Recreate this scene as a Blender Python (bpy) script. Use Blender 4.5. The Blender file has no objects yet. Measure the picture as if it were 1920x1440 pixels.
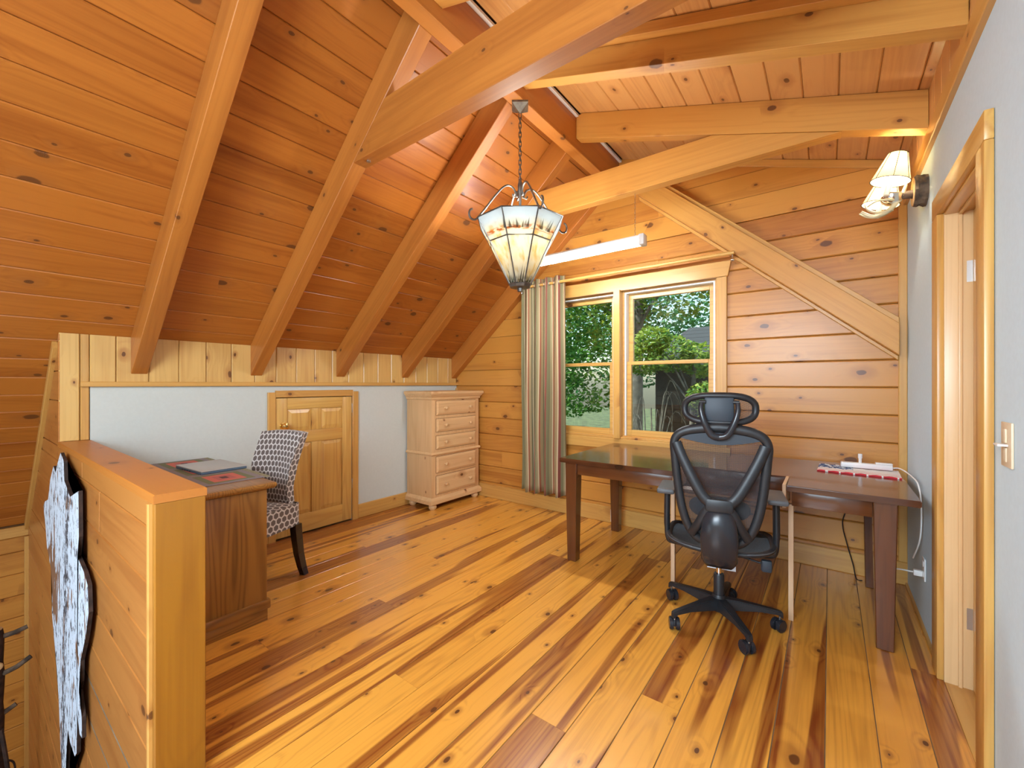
import bpy, bmesh, math, random
from mathutils import Vector, Matrix
random.seed(11)
S = bpy.context.scene
COL = S.collection
V = Vector
# ------------------------------------------------------------------ camera, world, lights, exposure
cam = bpy.data.objects.new('camera', bpy.data.cameras.new('camera'))
COL.objects.link(cam)
cam.location = (0, 0, 1.30)
cam.rotation_euler = (math.radians(90), 0, math.radians(37.03))
cam.data.sensor_width = 36.0
cam.data.lens = 790.0 / 1920.0 * 36.0
cam.data.clip_start = 0.02
S.camera = cam
S.view_settings.view_transform = 'Standard'
S.view_settings.look = 'None'
S.view_settings.gamma = 1.0
S.view_settings.use_curve_mapping = False
S.view_settings.exposure = 0.42
W = bpy.data.worlds.new('sky'); S.world = W; W.use_nodes = True
wn = W.node_tree.nodes; wl = W.node_tree.links
wn.clear()
sky = wn.new('ShaderNodeTexSky'); sky.sky_type = 'NISHITA'; sky.sun_disc = False
sky.sun_elevation = math.radians(52); sky.sun_rotation = math.radians(100)
sky.air_density = 1.2; sky.dust_density = 2.0
bg = wn.new('ShaderNodeBackground'); bg.inputs['Strength'].default_value = 0.30
wo = wn.new('ShaderNodeOutputWorld')
wl.new(sky.outputs[0], bg.inputs[0]); wl.new(bg.outputs[0], wo.inputs[0])

def light(name, kind, loc, energy, color=(1, 1, 1), size=None, sizey=None, rot=None, radius=None, parent=None):
    d = bpy.data.lights.new(name, kind); d.energy = energy; d.color = color
    if kind == 'AREA':
        d.shape = 'RECTANGLE'; d.size = size; d.size_y = sizey or size
    if radius is not None and kind in ('POINT', 'SPOT'): d.shadow_soft_size = radius
    if kind == 'SUN': d.angle = math.radians(2)
    o = bpy.data.objects.new(name, d); COL.objects.link(o); o.location = loc
    if rot: o.rotation_euler = [math.radians(a) for a in rot]
    if parent: o.parent = parent
    return o
light('sun', 'SUN', (0, 0, 20), 8.0, (1.0, .96, .88), rot=(26, -34, 0))
# added fill lamp behind the camera, standing in for unseen window daylight
light('rear_fill', 'AREA', (-.62, -2.40, 1.75), 46, (.70, .94, 1.16), 1.9, 2.0, rot=(88, 0, -6))
# second fill lamp, added behind the camera to brighten floor and far wall
light('upper_rear_fill', 'AREA', (-.65, -1.15, 1.95), 66, (.84, .96, 1.06), 1.5, .9, rot=(62, 0, 10))
# low area lamp in the stairwell, added as fill
light('stairwell_fill', 'AREA', (-3.4, -2.40, -.6), 22, (.80, .95, 1.08), 1.9, 1.8, rot=(100, 0, 0))

# ------------------------------------------------------------------ materials
def nodes(name):
    m = bpy.data.materials.new(name); m.use_nodes = True
    nt = m.node_tree; nt.nodes.clear()
    out = nt.nodes.new('ShaderNodeOutputMaterial')
    b = nt.nodes.new('ShaderNodeBsdfPrincipled')
    nt.links.new(b.outputs[0], out.inputs[0])
    return m, nt, b, out
class G:
    """small node-graph helper"""
    def __init__(s, nt): s.nt = nt
    def new(s, t): return s.nt.nodes.new(t)
    def put(s, sock, v):
        if hasattr(v, 'is_linked'): s.nt.links.new(v, sock)
        else:
            if isinstance(v, (tuple, list)) and len(v) == 3 and sock.type == 'RGBA': v = (*v, 1)
            sock.default_value = v
    def m(s, op, a, b=0.0, c=None, clamp=False):
        n = s.new('ShaderNodeMath'); n.operation = op; n.use_clamp = clamp
        s.put(n.inputs[0], a); s.put(n.inputs[1], b)
        if c is not None: s.put(n.inputs[2], c)
        return n.outputs[0]
    def vm(s, op, a, b):
        n = s.new('ShaderNodeVectorMath'); n.operation = op
        s.put(n.inputs[0], a); s.put(n.inputs[1], b)
        return n.outputs['Value'] if op in ('LENGTH', 'DISTANCE', 'DOT_PRODUCT') else n.outputs[0]
    def xyz(s, x, y, z):
        n = s.new('ShaderNodeCombineXYZ')
        for i, v in enumerate((x, y, z)): s.put(n.inputs[i], v)
        return n.outputs[0]
    def sep(s, v):
        n = s.new('ShaderNodeSeparateXYZ'); s.put(n.inputs[0], v); return n.outputs
    def mix(s, f, a, b, mode='MIX'):
        n = s.new('ShaderNodeMix'); n.data_type = 'RGBA'; n.blend_type = mode
        s.put(n.inputs[0], f); s.put(n.inputs[6], a); s.put(n.inputs[7], b); return n.outputs[2]
    def noise(s, v, scale=1.0, detail=2.0, rough=.5):
        n = s.new('ShaderNodeTexNoise'); s.put(n.inputs['Vector'], v)
        n.inputs['Scale'].default_value = scale; n.inputs['Detail'].default_value = detail; n.inputs['Roughness'].default_value = rough
        return n.outputs['Fac']
    def ramp(s, v, a, b, c=0.0, d=1.0, smooth=True):
        n = s.new('ShaderNodeMapRange'); n.interpolation_type = 'SMOOTHSTEP' if smooth else 'LINEAR'
        for i, q in enumerate((v, a, b, c, d)): s.put(n.inputs[i], q)
        return n.outputs[0]
    def obj(s): return s.new('ShaderNodeTexCoord').outputs['Object']
    def rnd(s): return s.new('ShaderNodeObjectInfo').outputs['Random']

def wood(name, light, dark, axis='x', knots=.5, heart=.5, var=.5, ring=.30, rough=.38, coat=.25, knotc=(.060, .020, .007),
         halo=(.34, .115, .022), ksize=1.0, heart_edge=.05, rings=11, coat_rough=.22, kfreq=1.18, hfreq=7.0, hthr=.60):
    m, nt, b, out = nodes(name); g = G(nt)
    p = g.sep(g.obj()); r = g.rnd()
    o = {'x': (0, 1, 2), 'y': (1, 0, 2), 'z': (2, 0, 1)}[axis]
    A = g.m('ADD', p[o[0]], g.m('MULTIPLY', r, 37.7))
    B = g.m('ADD', p[o[1]], g.m('MULTIPLY', r, 11.3))
    C = g.m('ADD', p[o[2]], g.m('MULTIPLY', r, 5.9))
    f = g.noise(g.xyz(g.m('MULTIPLY', A, .45), g.m('MULTIPLY', B, 6.0), g.m('MULTIPLY', C, 6.0)), 1, 1.0)
    # knots
    wob = g.m('MULTIPLY', g.m('SUBTRACT', g.noise(g.xyz(A, B, C), 22, 1), .5), .07)
    vo = g.new('ShaderNodeTexVoronoi'); vo.feature = 'F1'; vo.voronoi_dimensions = '2D'
    g.put(vo.inputs['Vector'], g.xyz(g.m('MULTIPLY', A, 2.7 * kfreq), g.m('MULTIPLY', g.m('ADD', B, C), 4.3 * kfreq), 0.0))
    vo.inputs['Scale'].default_value = 1.0
    vc = g.new('ShaderNodeSeparateColor'); nt.links.new(vo.outputs['Color'], vc.inputs[0])
    pres = g.m('LESS_THAN', vc.outputs[0], knots)
    rad = g.m('MULTIPLY', g.m('ADD', .032, g.m('MULTIPLY', g.m('POWER', vc.outputs[1], 2.6), .082)), ksize)
    d = g.m('ADD', vo.outputs['Distance'], wob)
    kn = g.m('MULTIPLY', g.ramp(d, rad, g.m('MULTIPLY', rad, .72)), pres)
    hl = g.m('MULTIPLY', g.ramp(d, g.m('MULTIPLY', rad, 3.4), rad), pres)
    wide = g.m('MULTIPLY', g.ramp(d, g.m('MULTIPLY', rad, 7.0), 0.0), pres)
    # growth rings (contours of stretched noise, bent round the knots)
    ph = g.m('ADD', g.m('MULTIPLY', f, rings), g.m('MULTIPLY', wide, 1.6))
    rg = g.m('POWER', g.m('ADD', .5, g.m('MULTIPLY', g.m('SINE', g.m('MULTIPLY', ph, 6.2832)), .5)), 2.5)
    fine = g.noise(g.xyz(g.m('MULTIPLY', A, 1.3), g.m('MULTIPLY', B, 62), g.m('MULTIPLY', C, 62)), 1, 3, .65)
    hn = g.noise(g.xyz(g.m('MULTIPLY', A, .40), g.m('MULTIPLY', B, hfreq), g.m('ADD', g.m('MULTIPLY', C, hfreq), 9.1)), 1, 1.2)
    thr = g.m('ADD', hthr, g.m('MULTIPLY', g.m('SUBTRACT', r, .5), -.30))
    ht = g.ramp(hn, g.m('SUBTRACT', thr, heart_edge), g.m('ADD', thr, heart_edge))
    fac = g.m('ADD', g.m('MULTIPLY', rg, ring), g.m('MULTIPLY', g.m('SUBTRACT', fine, .5), .80))
    fac = g.m('ADD', fac, g.m('MULTIPLY', ht, heart))
    r2 = g.m('FRACT', g.m('MULTIPLY', r, 7.31))
    fac = g.m('ADD', fac, g.m('MULTIPLY', g.m('SUBTRACT', r2, .45), var), clamp=True)
    c = g.mix(fac, light, dark)
    r3 = g.m('FRACT', g.m('MULTIPLY', r, 13.7))
    c = g.mix(g.m('MULTIPLY', r3, .30), c, g.mix(1.0, c, (1.0, .86, .80), 'MULTIPLY'))
    c = g.mix(g.m('MULTIPLY', hl, .5), c, halo)
    c = g.mix(g.m('MULTIPLY', kn, .93), c, g.mix(g.m('MULTIPLY', g.m('FRACT', g.m('MULTIPLY', d, 60)), .5), knotc, halo))
    nt.links.new(c, b.inputs['Base Color'])
    b.inputs['Roughness'].default_value = rough
    b.inputs['Coat Weight'].default_value = coat; b.inputs['Coat Roughness'].default_value = coat_rough
    return m

def plain(name, col, rough=.5, metal=0.0, coat=0.0, spec=.5, mottle=0.0, scale=20, emit=None, estr=0):
    m, nt, b, out = nodes(name); g = G(nt)
    if mottle:
        n = g.noise(g.obj(), scale, 3)
        c2 = tuple(max(0, v * (1 - mottle)) for v in col)
        nt.links.new(g.mix(g.ramp(n, .3, .7), col, c2), b.inputs['Base Color'])
    else: b.inputs['Base Color'].default_value = (*col, 1)
    b.inputs['Roughness'].default_value = rough; b.inputs['Metallic'].default_value = metal
    b.inputs['Coat Weight'].default_value = coat; b.inputs['Specular IOR Level'].default_value = spec
    if emit:
        b.inputs['Emission Color'].default_value = (*emit, 1); b.inputs['Emission Strength'].default_value = estr
    return m

M = {}
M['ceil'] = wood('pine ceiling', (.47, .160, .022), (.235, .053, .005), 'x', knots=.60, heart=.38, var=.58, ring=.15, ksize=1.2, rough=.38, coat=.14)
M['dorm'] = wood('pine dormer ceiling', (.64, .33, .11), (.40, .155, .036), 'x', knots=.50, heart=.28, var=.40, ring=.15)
M['gable'] = wood('pine wall board', (.59, .265, .048), (.33, .100, .013), 'x', knots=.62, heart=.34, var=.48, ring=.14, ksize=1.2, rough=.36, coat=.14)
M['knee'] = wood('pine knee board', (.70, .44, .14), (.44, .19, .040), 'x', knots=.50, heart=.22, var=.40, ring=.16)
M['beam'] = wood('pine beam', (.49, .178, .028), (.27, .070, .008), 'x', knots=.32, heart=.28, var=.22, ring=.12, ksize=1.1, rough=.45, coat=.12)
M['beam2'] = wood('golden pine beam', (.62, .31, .065), (.36, .125, .018), 'x', knots=.34, heart=.28, var=.22, ring=.12, ksize=1.1, rough=.45, coat=.12)
M['trim'] = wood('pine trim', (.63, .34, .085), (.38, .14, .025), 'x', knots=.26, heart=.12, var=.25, ring=.14)
M['litjambz'] = wood('lit pine jamb', (.84, .60, .31), (.62, .36, .14), 'z', knots=.12, heart=.1, var=.1, ring=.14)  # light falling on the far jamb is put into this lighter pine colour
M['pony'] = wood('reddish pine cladding', (.50, .205, .045), (.30, .088, .014), 'x', knots=.50, heart=.32, var=.35, ring=.16, rough=.36)
M['post'] = wood('golden varnished post', (.34, .140, .010), (.20, .065, .005), 'x', knots=.45, heart=.3, var=.1, ring=.14, coat=.2)
M['floor'] = wood('heart pine floor', (.80, .375, .055), (.23, .050, .008), 'x', knots=.72, heart=.72, var=.16, ring=.17, rough=.30, coat=.55,
                  ksize=.95, heart_edge=.02, rings=14, coat_rough=.16, halo=(.26, .075, .015), kfreq=1.25, hfreq=9.0, hthr=.525)
for a in 'xyz':
    M['chest' + a] = wood('unfinished pine ' + a, (.72, .46, .22), (.50, .25, .09), a, knots=.34, heart=.12, var=.12, ring=.18, rough=.5, coat=.05, ksize=.7)
    M['door' + a] = wood('honey pine door ' + a, (.68, .40, .105), (.44, .18, .034), a, knots=.05, heart=.1, var=.2, ring=.32, rough=.36)
    M['oak' + a] = wood('dark oak veneer ' + a, (.33, .145, .028), (.13, .048, .008), a, knots=.02, heart=.2, var=.1, ring=.5, rough=.38, rings=26)
    M['mahog' + a] = wood('dark red stained wood ' + a, (.125, .042, .014), (.040, .013, .006), a, knots=.10, heart=.45, var=.15, ring=.2, rough=.22, coat=.5,
                          halo=(.05, .015, .006), knotc=(.02, .008, .004), coat_rough=.08)
    M['ply' + a] = wood('pale plywood ' + a, (.68, .47, .29), (.50, .30, .17), a, knots=.08, heart=.1, var=.1, ring=.2, rough=.6, coat=0)
M['white'] = plain('white painted drywall', (.575, .60, .555), .85, mottle=.03, scale=60)
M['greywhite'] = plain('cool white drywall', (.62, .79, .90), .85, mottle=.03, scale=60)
M['backing'] = plain('dark joint backing', (.16, .065, .02), .9)
M['seam'] = plain('lit floor seam', (.30, .22, .13), .9, mottle=.5, scale=6)  # paler tone stands in for light caught in the plank gaps
M['black'] = plain('black nylon plastic', (.018, .020, .024), .42, mottle=.2, scale=40)
M['blackgl'] = plain('smooth black plastic', (.020, .022, .028), .24)
M['greyp'] = plain('dark grey arm pad', (.085, .090, .098), .5)
M['slate'] = plain('slate blue grey pad', (.030, .042, .058), .5)
M['chrome'] = plain('chrome', (.75, .75, .77), .15, 1.0)
M['steel'] = plain('brushed steel', (.55, .54, .52), .35, 1.0)
M['iron'] = plain('aged pewter iron', (.20, .19, .175), .42, .8, mottle=.4, scale=30)
M['brass'] = plain('polished brass', (.85, .60, .22), .18, 1.0)
M['wplast'] = plain('white plastic', (.82, .82, .80), .4)
M['beige'] = plain('almond plastic', (.74, .60, .42), .45)
M['paper'] = plain('white paper', (.80, .82, .84), .8)
M['espresso'] = plain('espresso lacquered wood', (.012, .010, .011), .22, coat=.4)
M['cordblk'] = plain('black cord', (.012, .010, .010), .5)
M['vinyl'] = plain('white vinyl jamb liner', (.76, .76, .74), .45)
M['bark'] = plain('rough bark', (.17, .115, .075), .95, mottle=.75, scale=18)
M['barkdk'] = plain('dark red bark', (.055, .026, .016), .8, mottle=.7, scale=25)
M['cutwood'] = plain('fresh cut wood end', (.62, .38, .17), .7, mottle=.3, scale=30)
M['antler'] = plain('antler bone', (.78, .68, .44), .45, mottle=.25, scale=14)
M['laptop'] = plain('silver laptop shell', (.52, .51, .49), .38, .5)
M['lapside'] = plain('blue grey laptop edge', (.10, .15, .22), .4, .4)
M['ground'] = plain('forest floor', (.10, .13, .045), .95, mottle=.6, scale=1.5)
M['trunk'] = plain('grey tree bark', (.15, .14, .12), .95, mottle=.5, scale=9)
M['shingle'] = plain('weathered dark shingle', (.040, .046, .055), .9, mottle=.35, scale=14)
M['siding'] = plain('dark brown house siding', (.030, .024, .020), .85, mottle=.3, scale=8)
M['roofout'] = plain('outer roof deck', (.10, .09, .085), .9)
M['cone'] = plain('brown pine cone scales', (.22, .14, .085), .8, mottle=.6, scale=40)

def leafmat(name, a, b_):
    m, nt, b, out = nodes(name); g = G(nt)
    geo = g.new('ShaderNodeNewGeometry')
    c = g.mix(geo.outputs['Random Per Island'], a, b_)
    nt.nodes.remove(b)
    df = g.new('ShaderNodeBsdfDiffuse'); tr = g.new('ShaderNodeBsdfTranslucent'); mx = g.new('ShaderNodeMixShader')
    nt.links.new(c, df.inputs[0]); nt.links.new(g.mix(1.0, c, (1.0, 1.0, .5), 'MULTIPLY'), tr.inputs[0])
    mx.inputs[0].default_value = .42
    nt.links.new(df.outputs[0], mx.inputs[1]); nt.links.new(tr.outputs[0], mx.inputs[2]); nt.links.new(mx.outputs[0], out.inputs[0])
    return m
M['leaf'] = leafmat('green summer leaves', (.16, .34, .07), (.045, .17, .055))
M['leaf2'] = leafmat('yellow green leaves', (.34, .42, .10), (.10, .25, .07))
M['leaf3'] = leafmat('blue green leaves', (.05, .20, .10), (.10, .28, .12))

def glassmat():
    m, nt, b, out = nodes('window glass'); g = G(nt); nt.nodes.remove(b)
    fr = g.new('ShaderNodeFresnel'); fr.inputs[0].default_value = 1.5
    t = g.new('ShaderNodeBsdfTransparent'); gl = g.new('ShaderNodeBsdfGlossy'); mx = g.new('ShaderNodeMixShader')
    t.inputs[0].default_value = (.90, .95, .92, 1); gl.inputs['Roughness'].default_value = .0
    nt.links.new(g.m('MULTIPLY', fr.outputs[0], 1.0), mx.inputs[0])
    nt.links.new(t.outputs[0], mx.inputs[1]); nt.links.new(gl.outputs[0], mx.inputs[2]); nt.links.new(mx.outputs[0], out.inputs[0])
    return m
M['glass'] = glassmat()

def meshfabric(name, col, hole=.5, scale=260):
    m, nt, b, out = nodes(name); g = G(nt)
    p = g.sep(g.obj())
    sx = g.m('SINE', g.m('MULTIPLY', p[0], scale * 3)); sz = g.m('SINE', g.m('MULTIPLY', g.m('ADD', p[2], p[1]), scale * 3))
    h = g.ramp(g.m('MULTIPLY', g.m('ABSOLUTE', sx), g.m('ABSOLUTE', sz)), hole - .18, hole + .18)
    b.inputs['Base Color'].default_value = (*col, 1); b.inputs['Roughness'].default_value = .7
    nt.links.new(g.m('SUBTRACT', 1.0, h), b.inputs['Alpha'])
    return m
M['mesh'] = meshfabric('black chair netting', (.03, .03, .034), .52)
M['seatmesh'] = plain('dark woven seat mesh', (.040, .055, .070), .8, mottle=.4, scale=160)

def hexfabric():
    m, nt, b, out = nodes('honeycomb upholstery'); g = G(nt)
    uv = g.new('ShaderNodeTexCoord').outputs['UV']; p = g.sep(uv)
    sc = 1 / .043
    x = g.m('MULTIPLY', p[0], sc); y = g.m('MULTIPLY', p[1], sc / 1.0)
    def cell(ox, oy):
        a = g.m('SUBTRACT', g.m('FRACT', g.m('ADD', x, ox)), .5)
        c = g.m('MULTIPLY', g.m('SUBTRACT', g.m('FRACT', g.m('ADD', g.m('DIVIDE', y, 1.732), oy)), .5), 1.732)
        ax, cy = g.m('ABSOLUTE', a), g.m('ABSOLUTE', c)
        return g.m('MAXIMUM', ax, g.m('ADD', g.m('MULTIPLY', ax, .5), g.m('MULTIPLY', cy, .866)))
    d = g.m('MINIMUM', cell(0, 0), cell(.5, .5))
    light_ = g.ramp(d, .385, .41)
    c = g.mix(light_, (.125, .095, .082), (.66, .62, .58))
    gap = g.ramp(d, .485, .499)
    c = g.mix(gap, c, (.16, .12, .10))
    nt.links.new(c, b.inputs['Base Color']); b.inputs['Roughness'].default_value = .85
    b.inputs['Sheen Weight'].default_value = .2
    return m
M['hex'] = hexfabric()

def stripes():
    m, nt, b, out = nodes('striped curtain cloth'); g = G(nt)
    uv = g.new('ShaderNodeTexCoord').outputs['UV']; p = g.sep(uv)
    f = g.m('FRACT', g.m('DIVIDE', p[0], .26))
    cr = g.new('ShaderNodeValToRGB'); cr.color_ramp.interpolation = 'CONSTANT'
    cols = [(0, (.235, .205, .095)), (.13, (.80, .66, .40)), (.17, (.34, .18, .08)), (.27, (.43, .30, .145)), (.36, (.80, .66, .40)), (.40, (.29, .075, .05)),
            (.50, (.24, .21, .10)), (.62, (.40, .31, .155)), (.70, (.80, .66, .40)), (.735, (.40, .13, .06)), (.80, (.44, .31, .15)), (.90, (.20, .18, .09)), (.96, (.78, .62, .37))]
    while len(cr.color_ramp.elements) > 1: cr.color_ramp.elements.remove(cr.color_ramp.elements[0])
    cr.color_ramp.elements[0].position = 0; cr.color_ramp.elements[0].color = (*cols[0][1], 1)
    for q, c in cols[1:]:
        e = cr.color_ramp.elements.new(q); e.color = tuple(v * .76 for v in c) + (1,)
    nt.links.new(f, cr.inputs[0])
    nt.links.new(cr.outputs[0], b.inputs['Base Color']); b.inputs['Roughness'].default_value = .85
    return m
M['curtain'] = stripes()

def runner():
    """patchwork runner: nested rectangles of dull green, violet grey and coral (object space, x along, y across)"""
    m, nt, b, out = nodes('patchwork runner cloth'); g = G(nt)
    p = g.sep(g.obj())
    c = g.mix(g.ramp(g.noise(g.obj(), 130, 2), .4, .6), (.20, .19, .095), (.30, .27, .17))
    def rect(c, cx, cy, hx, hy, col):
        ix = g.m('LESS_THAN', g.m('ABSOLUTE', g.m('SUBTRACT', p[0], cx)), hx)
        iy = g.m('LESS_THAN', g.m('ABSOLUTE', g.m('SUBTRACT', p[1], cy)), hy)
        return g.mix(g.m('MULTIPLY', g.m('MULTIPLY', ix, iy), .92), c, col)
    for cx in (-.34, 0, .34):
        c = rect(c, cx, 0, .165, .15, (.24, .20, .21)); c = rect(c, cx, 0, .135, .115, (.16, .17, .07))
        c = rect(c, cx, 0, .105, .080, (.60, .14, .10)); c = rect(c, cx, 0, .060, .045, (.42, .12, .10)); c = rect(c, cx, 0, .03, .018, (.05, .03, .03))
    nt.links.new(c, b.inputs['Base Color']); b.inputs['Roughness'].default_value = .95
    return m
M['runner'] = runner()

def driftwood():
    m, nt, b, out = nodes('whitewashed weathered board'); g = G(nt)
    p = g.sep(g.obj())
    v = g.xyz(g.m('MULTIPLY', p[0], 9), p[1], g.m('MULTIPLY', p[2], 5))
    n = g.noise(v, 3.0, 5, .7); n2 = g.m('ADD', g.noise(g.xyz(g.m('MULTIPLY', p[0], 5), p[1], g.m('MULTIPLY', p[2], 1.6)), 3.0, 3), g.m('MULTIPLY', g.m('MULTIPLY', g.ramp(g.m('ABSOLUTE', g.m('ADD', p[0], .42)), .34, .0), g.ramp(g.m('ABSOLUTE', g.m('ADD', p[2], -.02)), .30, .05)), .30))
    c = g.mix(g.ramp(n, .54, .60), (.66, .76, .86), (.05, .05, .06))
    st = g.m('MULTIPLY', g.ramp(g.m('ABSOLUTE', g.m('ADD', g.m('ADD', p[0], -.02), g.m('MULTIPLY', p[2], -.12))), .13, .0), .12)
    c = g.mix(g.ramp(g.m('ADD', n, st), .56, .62), c, (.05, .05, .06))
    c = g.mix(g.ramp(n2, .60, .66), c, g.mix(n, (.16, .075, .035), (.30, .15, .07)))
    nt.links.new(c, b.inputs['Base Color']); b.inputs['Roughness'].default_value = .75
    return m
M['drift'] = driftwood()

def paintglass(name, upper):
    """hand-painted translucent lamp panel: pale ground, dark spruce spires rising from the lower edge (UV 0..1)"""
    m, nt, b, out = nodes(name); g = G(nt); nt.nodes.remove(b)
    uv = g.new('ShaderNodeTexCoord').outputs['UV']; p = g.sep(uv)
    r = g.rnd()
    x = g.m('ADD', p[0], g.m('MULTIPLY', r, 5))
    base = g.mix(g.ramp(g.noise(g.xyz(g.m('MULTIPLY', x, 2.5), g.m('MULTIPLY', p[1], 2), r), 1.4, 3), .45, .72), (.50, .48, .40), (.46, .33, .13))
    if upper:
        base = g.mix(g.ramp(p[1], .30, .75), base, (.44, .49, .52))
        sh = g.m('MULTIPLY', g.ramp(p[1], .16, .24), g.ramp(p[1], .42, .30))
        base = g.mix(g.m('MULTIPLY', sh, g.ramp(g.noise(g.xyz(g.m('MULTIPLY', x, 4), g.m('MULTIPLY', p[1], 9), 0.0), 1, 2), .42, .6)), base, (.34, .13, .04))
    # spires
    k = 5.0 if upper else 4.0
    cell = g.m('FLOOR', g.m('MULTIPLY', x, k)); fx = g.m('ABSOLUTE', g.m('SUBTRACT', g.m('FRACT', g.m('MULTIPLY', x, k)), .5))
    wn_ = g.new('ShaderNodeTexWhiteNoise'); wn_.noise_dimensions = '1D'; nt.links.new(cell, wn_.inputs['W'])
    h0 = .26 if upper else 0.0
    top = g.m('ADD', h0 + (.10 if upper else .16), g.m('MULTIPLY', wn_.outputs[0], .42 if upper else .30))
    t = g.m('DIVIDE', g.m('SUBTRACT', top, p[1]), .5 if upper else .34)
    saw = g.m('MULTIPLY', g.m('FRACT', g.m('MULTIPLY', p[1], 26 if upper else 34)), -.10)
    wid = g.m('ADD', g.m('MULTIPLY', t, .42), saw)
    tree = g.m('MULTIPLY', g.m('LESS_THAN', fx, wid), g.m('GREATER_THAN', p[1], h0))
    if upper: tree = g.m('MULTIPLY', tree, g.m('GREATER_THAN', wn_.outputs[0], .5))
    if not upper: base = g.mix(g.m('MULTIPLY', g.ramp(p[1], .20, .0), g.ramp(g.noise(g.xyz(g.m('MULTIPLY', x, 9), g.m('MULTIPLY', p[1], 14), r), 1, 2), .40, .60)), base, (.05, .07, .03))
    base = g.mix(g.m('MULTIPLY', tree, .82), base, (.015, .02, .014))
    tr = g.new('ShaderNodeBsdfTranslucent'); df = g.new('ShaderNodeBsdfDiffuse'); gl = g.new('ShaderNodeBsdfGlossy'); mx = g.new('ShaderNodeMixShader'); m2 = g.new('ShaderNodeMixShader')
    nt.links.new(base, tr.inputs[0]); nt.links.new(base, df.inputs[0]); gl.inputs['Roughness'].default_value = .15
    mx.inputs[0].default_value = .45; m2.inputs[0].default_value = .05
    nt.links.new(tr.outputs[0], mx.inputs[1]); nt.links.new(df.outputs[0], mx.inputs[2])
    nt.links.new(mx.outputs[0], m2.inputs[1]); nt.links.new(gl.outputs[0], m2.inputs[2]); nt.links.new(m2.outputs[0], out.inputs[0])
    return m
M['pgu'] = paintglass('painted lamp glass, lake band', True)
M['pgl'] = paintglass('painted lamp glass, spruce band', False)

def translucent(name, col, f=.5):
    m, nt, b, out = nodes(name); g = G(nt); nt.nodes.remove(b)
    tr = g.new('ShaderNodeBsdfTranslucent'); df = g.new('ShaderNodeBsdfDiffuse'); mx = g.new('ShaderNodeMixShader')
    tr.inputs[0].default_value = (*col, 1); df.inputs[0].default_value = (*col, 1); mx.inputs[0].default_value = f
    nt.links.new(tr.outputs[0], mx.inputs[1]); nt.links.new(df.outputs[0], mx.inputs[2]); nt.links.new(mx.outputs[0], out.inputs[0])
    return m
M['shade'] = translucent('cream parchment shade', (.90, .82, .60))
M['bulb'] = plain('lit bulb', (1, 1, 1), .5, emit=(1.0, .86, .62), estr=8)
M['tube'] = plain('lit tube diffuser', (1, 1, 1), .5, emit=(.90, .97, 1.0), estr=76)

def flagmat():
    m, nt, b, out = nodes('knitted flag mat'); g = G(nt); p = g.sep(g.obj())
    s = g.m('GREATER_THAN', g.m('FRACT', g.m('MULTIPLY', g.m('ADD', p[1], .5), 27.0)), .5)
    c = g.mix(s, (.62, .035, .05), (.82, .78, .74))
    q = g.m('MULTIPLY', g.m('LESS_THAN', p[0], -.02), g.m('GREATER_THAN', p[1], -.02))
    c = g.mix(q, c, g.mix(g.ramp(g.noise(g.obj(), 60, 1), .5, .56), (.05, .09, .22), (.7, .75, .8)))
    nt.links.new(c, b.inputs['Base Color']); b.inputs['Roughness'].default_value = .95
    return m
M['flag'] = flagmat()

# ------------------------------------------------------------------ mesh helpers
def link(name, me, mat, parent=None, mtx=None, smooth=None):
    o = bpy.data.objects.new(name, me)
    if mat is not None and not me.materials: me.materials.append(M[mat] if isinstance(mat, str) else mat)
    COL.objects.link(o)
    if parent: o.parent = parent
    if mtx is not None: o.matrix_basis = mtx
    if smooth:
        for p in me.polygons: p.use_smooth = True
        me.set_sharp_from_angle(angle=math.radians(smooth))
    return o
def from_bm(name, bm, mat, parent=None, mtx=None, smooth=None):
    bmesh.ops.recalc_face_normals(bm, faces=bm.faces)
    me = bpy.data.meshes.new(name); bm.to_mesh(me); bm.free()
    return link(name, me, mat, parent, mtx, smooth)
def tag(o, label, cat, group=None):
    o['label'] = label; o['category'] = cat
    if group: o['group'] = group
    return o
def struct(o, label=None):
    o['kind'] = 'structure'
    if label: o['label'] = label
    return o
def thing(name, loc, label, cat, group=None, rz=0):
    o = bpy.data.objects.new(name, None); COL.objects.link(o); o.location = loc; o.rotation_euler = (0, 0, math.radians(rz))
    o.empty_display_size = .1
    return tag(o, label, cat, group)
def basis(c, x, y, z):
    m = Matrix.Identity(4)
    for i, v in enumerate((x, y, z)):
        for j in range(3): m[j][i] = v[j]
    for j in range(3): m[j][3] = c[j]
    return m
_bc = {}
def boardmesh(L, Wd, T, c=.004):
    k = (round(L, 4), round(Wd, 4), round(T, 4), c)
    if k in _bc: return _bc[k]
    w, t = Wd / 2, T / 2
    sec = [(-w, -t), (w, -t), (w, t - c), (w - c, t), (-w + c, t), (-w, t - c)]
    vs = [(-L / 2, y, z) for y, z in sec] + [(L / 2, y, z) for y, z in sec]
    n = len(sec)
    fs = [tuple(range(n))[::-1], tuple(range(n, 2 * n))] + [(i, (i + 1) % n, n + (i + 1) % n, n + i) for i in range(n)]
    me = bpy.data.meshes.new('board'); me.from_pydata(vs, [], fs); me.update()
    _bc[k] = me
    return me
def board(name, c, x, y, z, L, Wd, T, mat, parent=None, ch=.004):
    key = (round(L, 4), round(Wd, 4), round(T, 4), ch)
    me = boardmesh(L, Wd, T, ch)
    if me.materials and me.materials[0] != M[mat]:
        me = me.copy(); me.materials.clear()
    return link(name, me, mat, parent, basis(c, x, y, z))
X_, Y_, Z_ = V((1, 0, 0)), V((0, 1, 0)), V((0, 0, 1))
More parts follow.
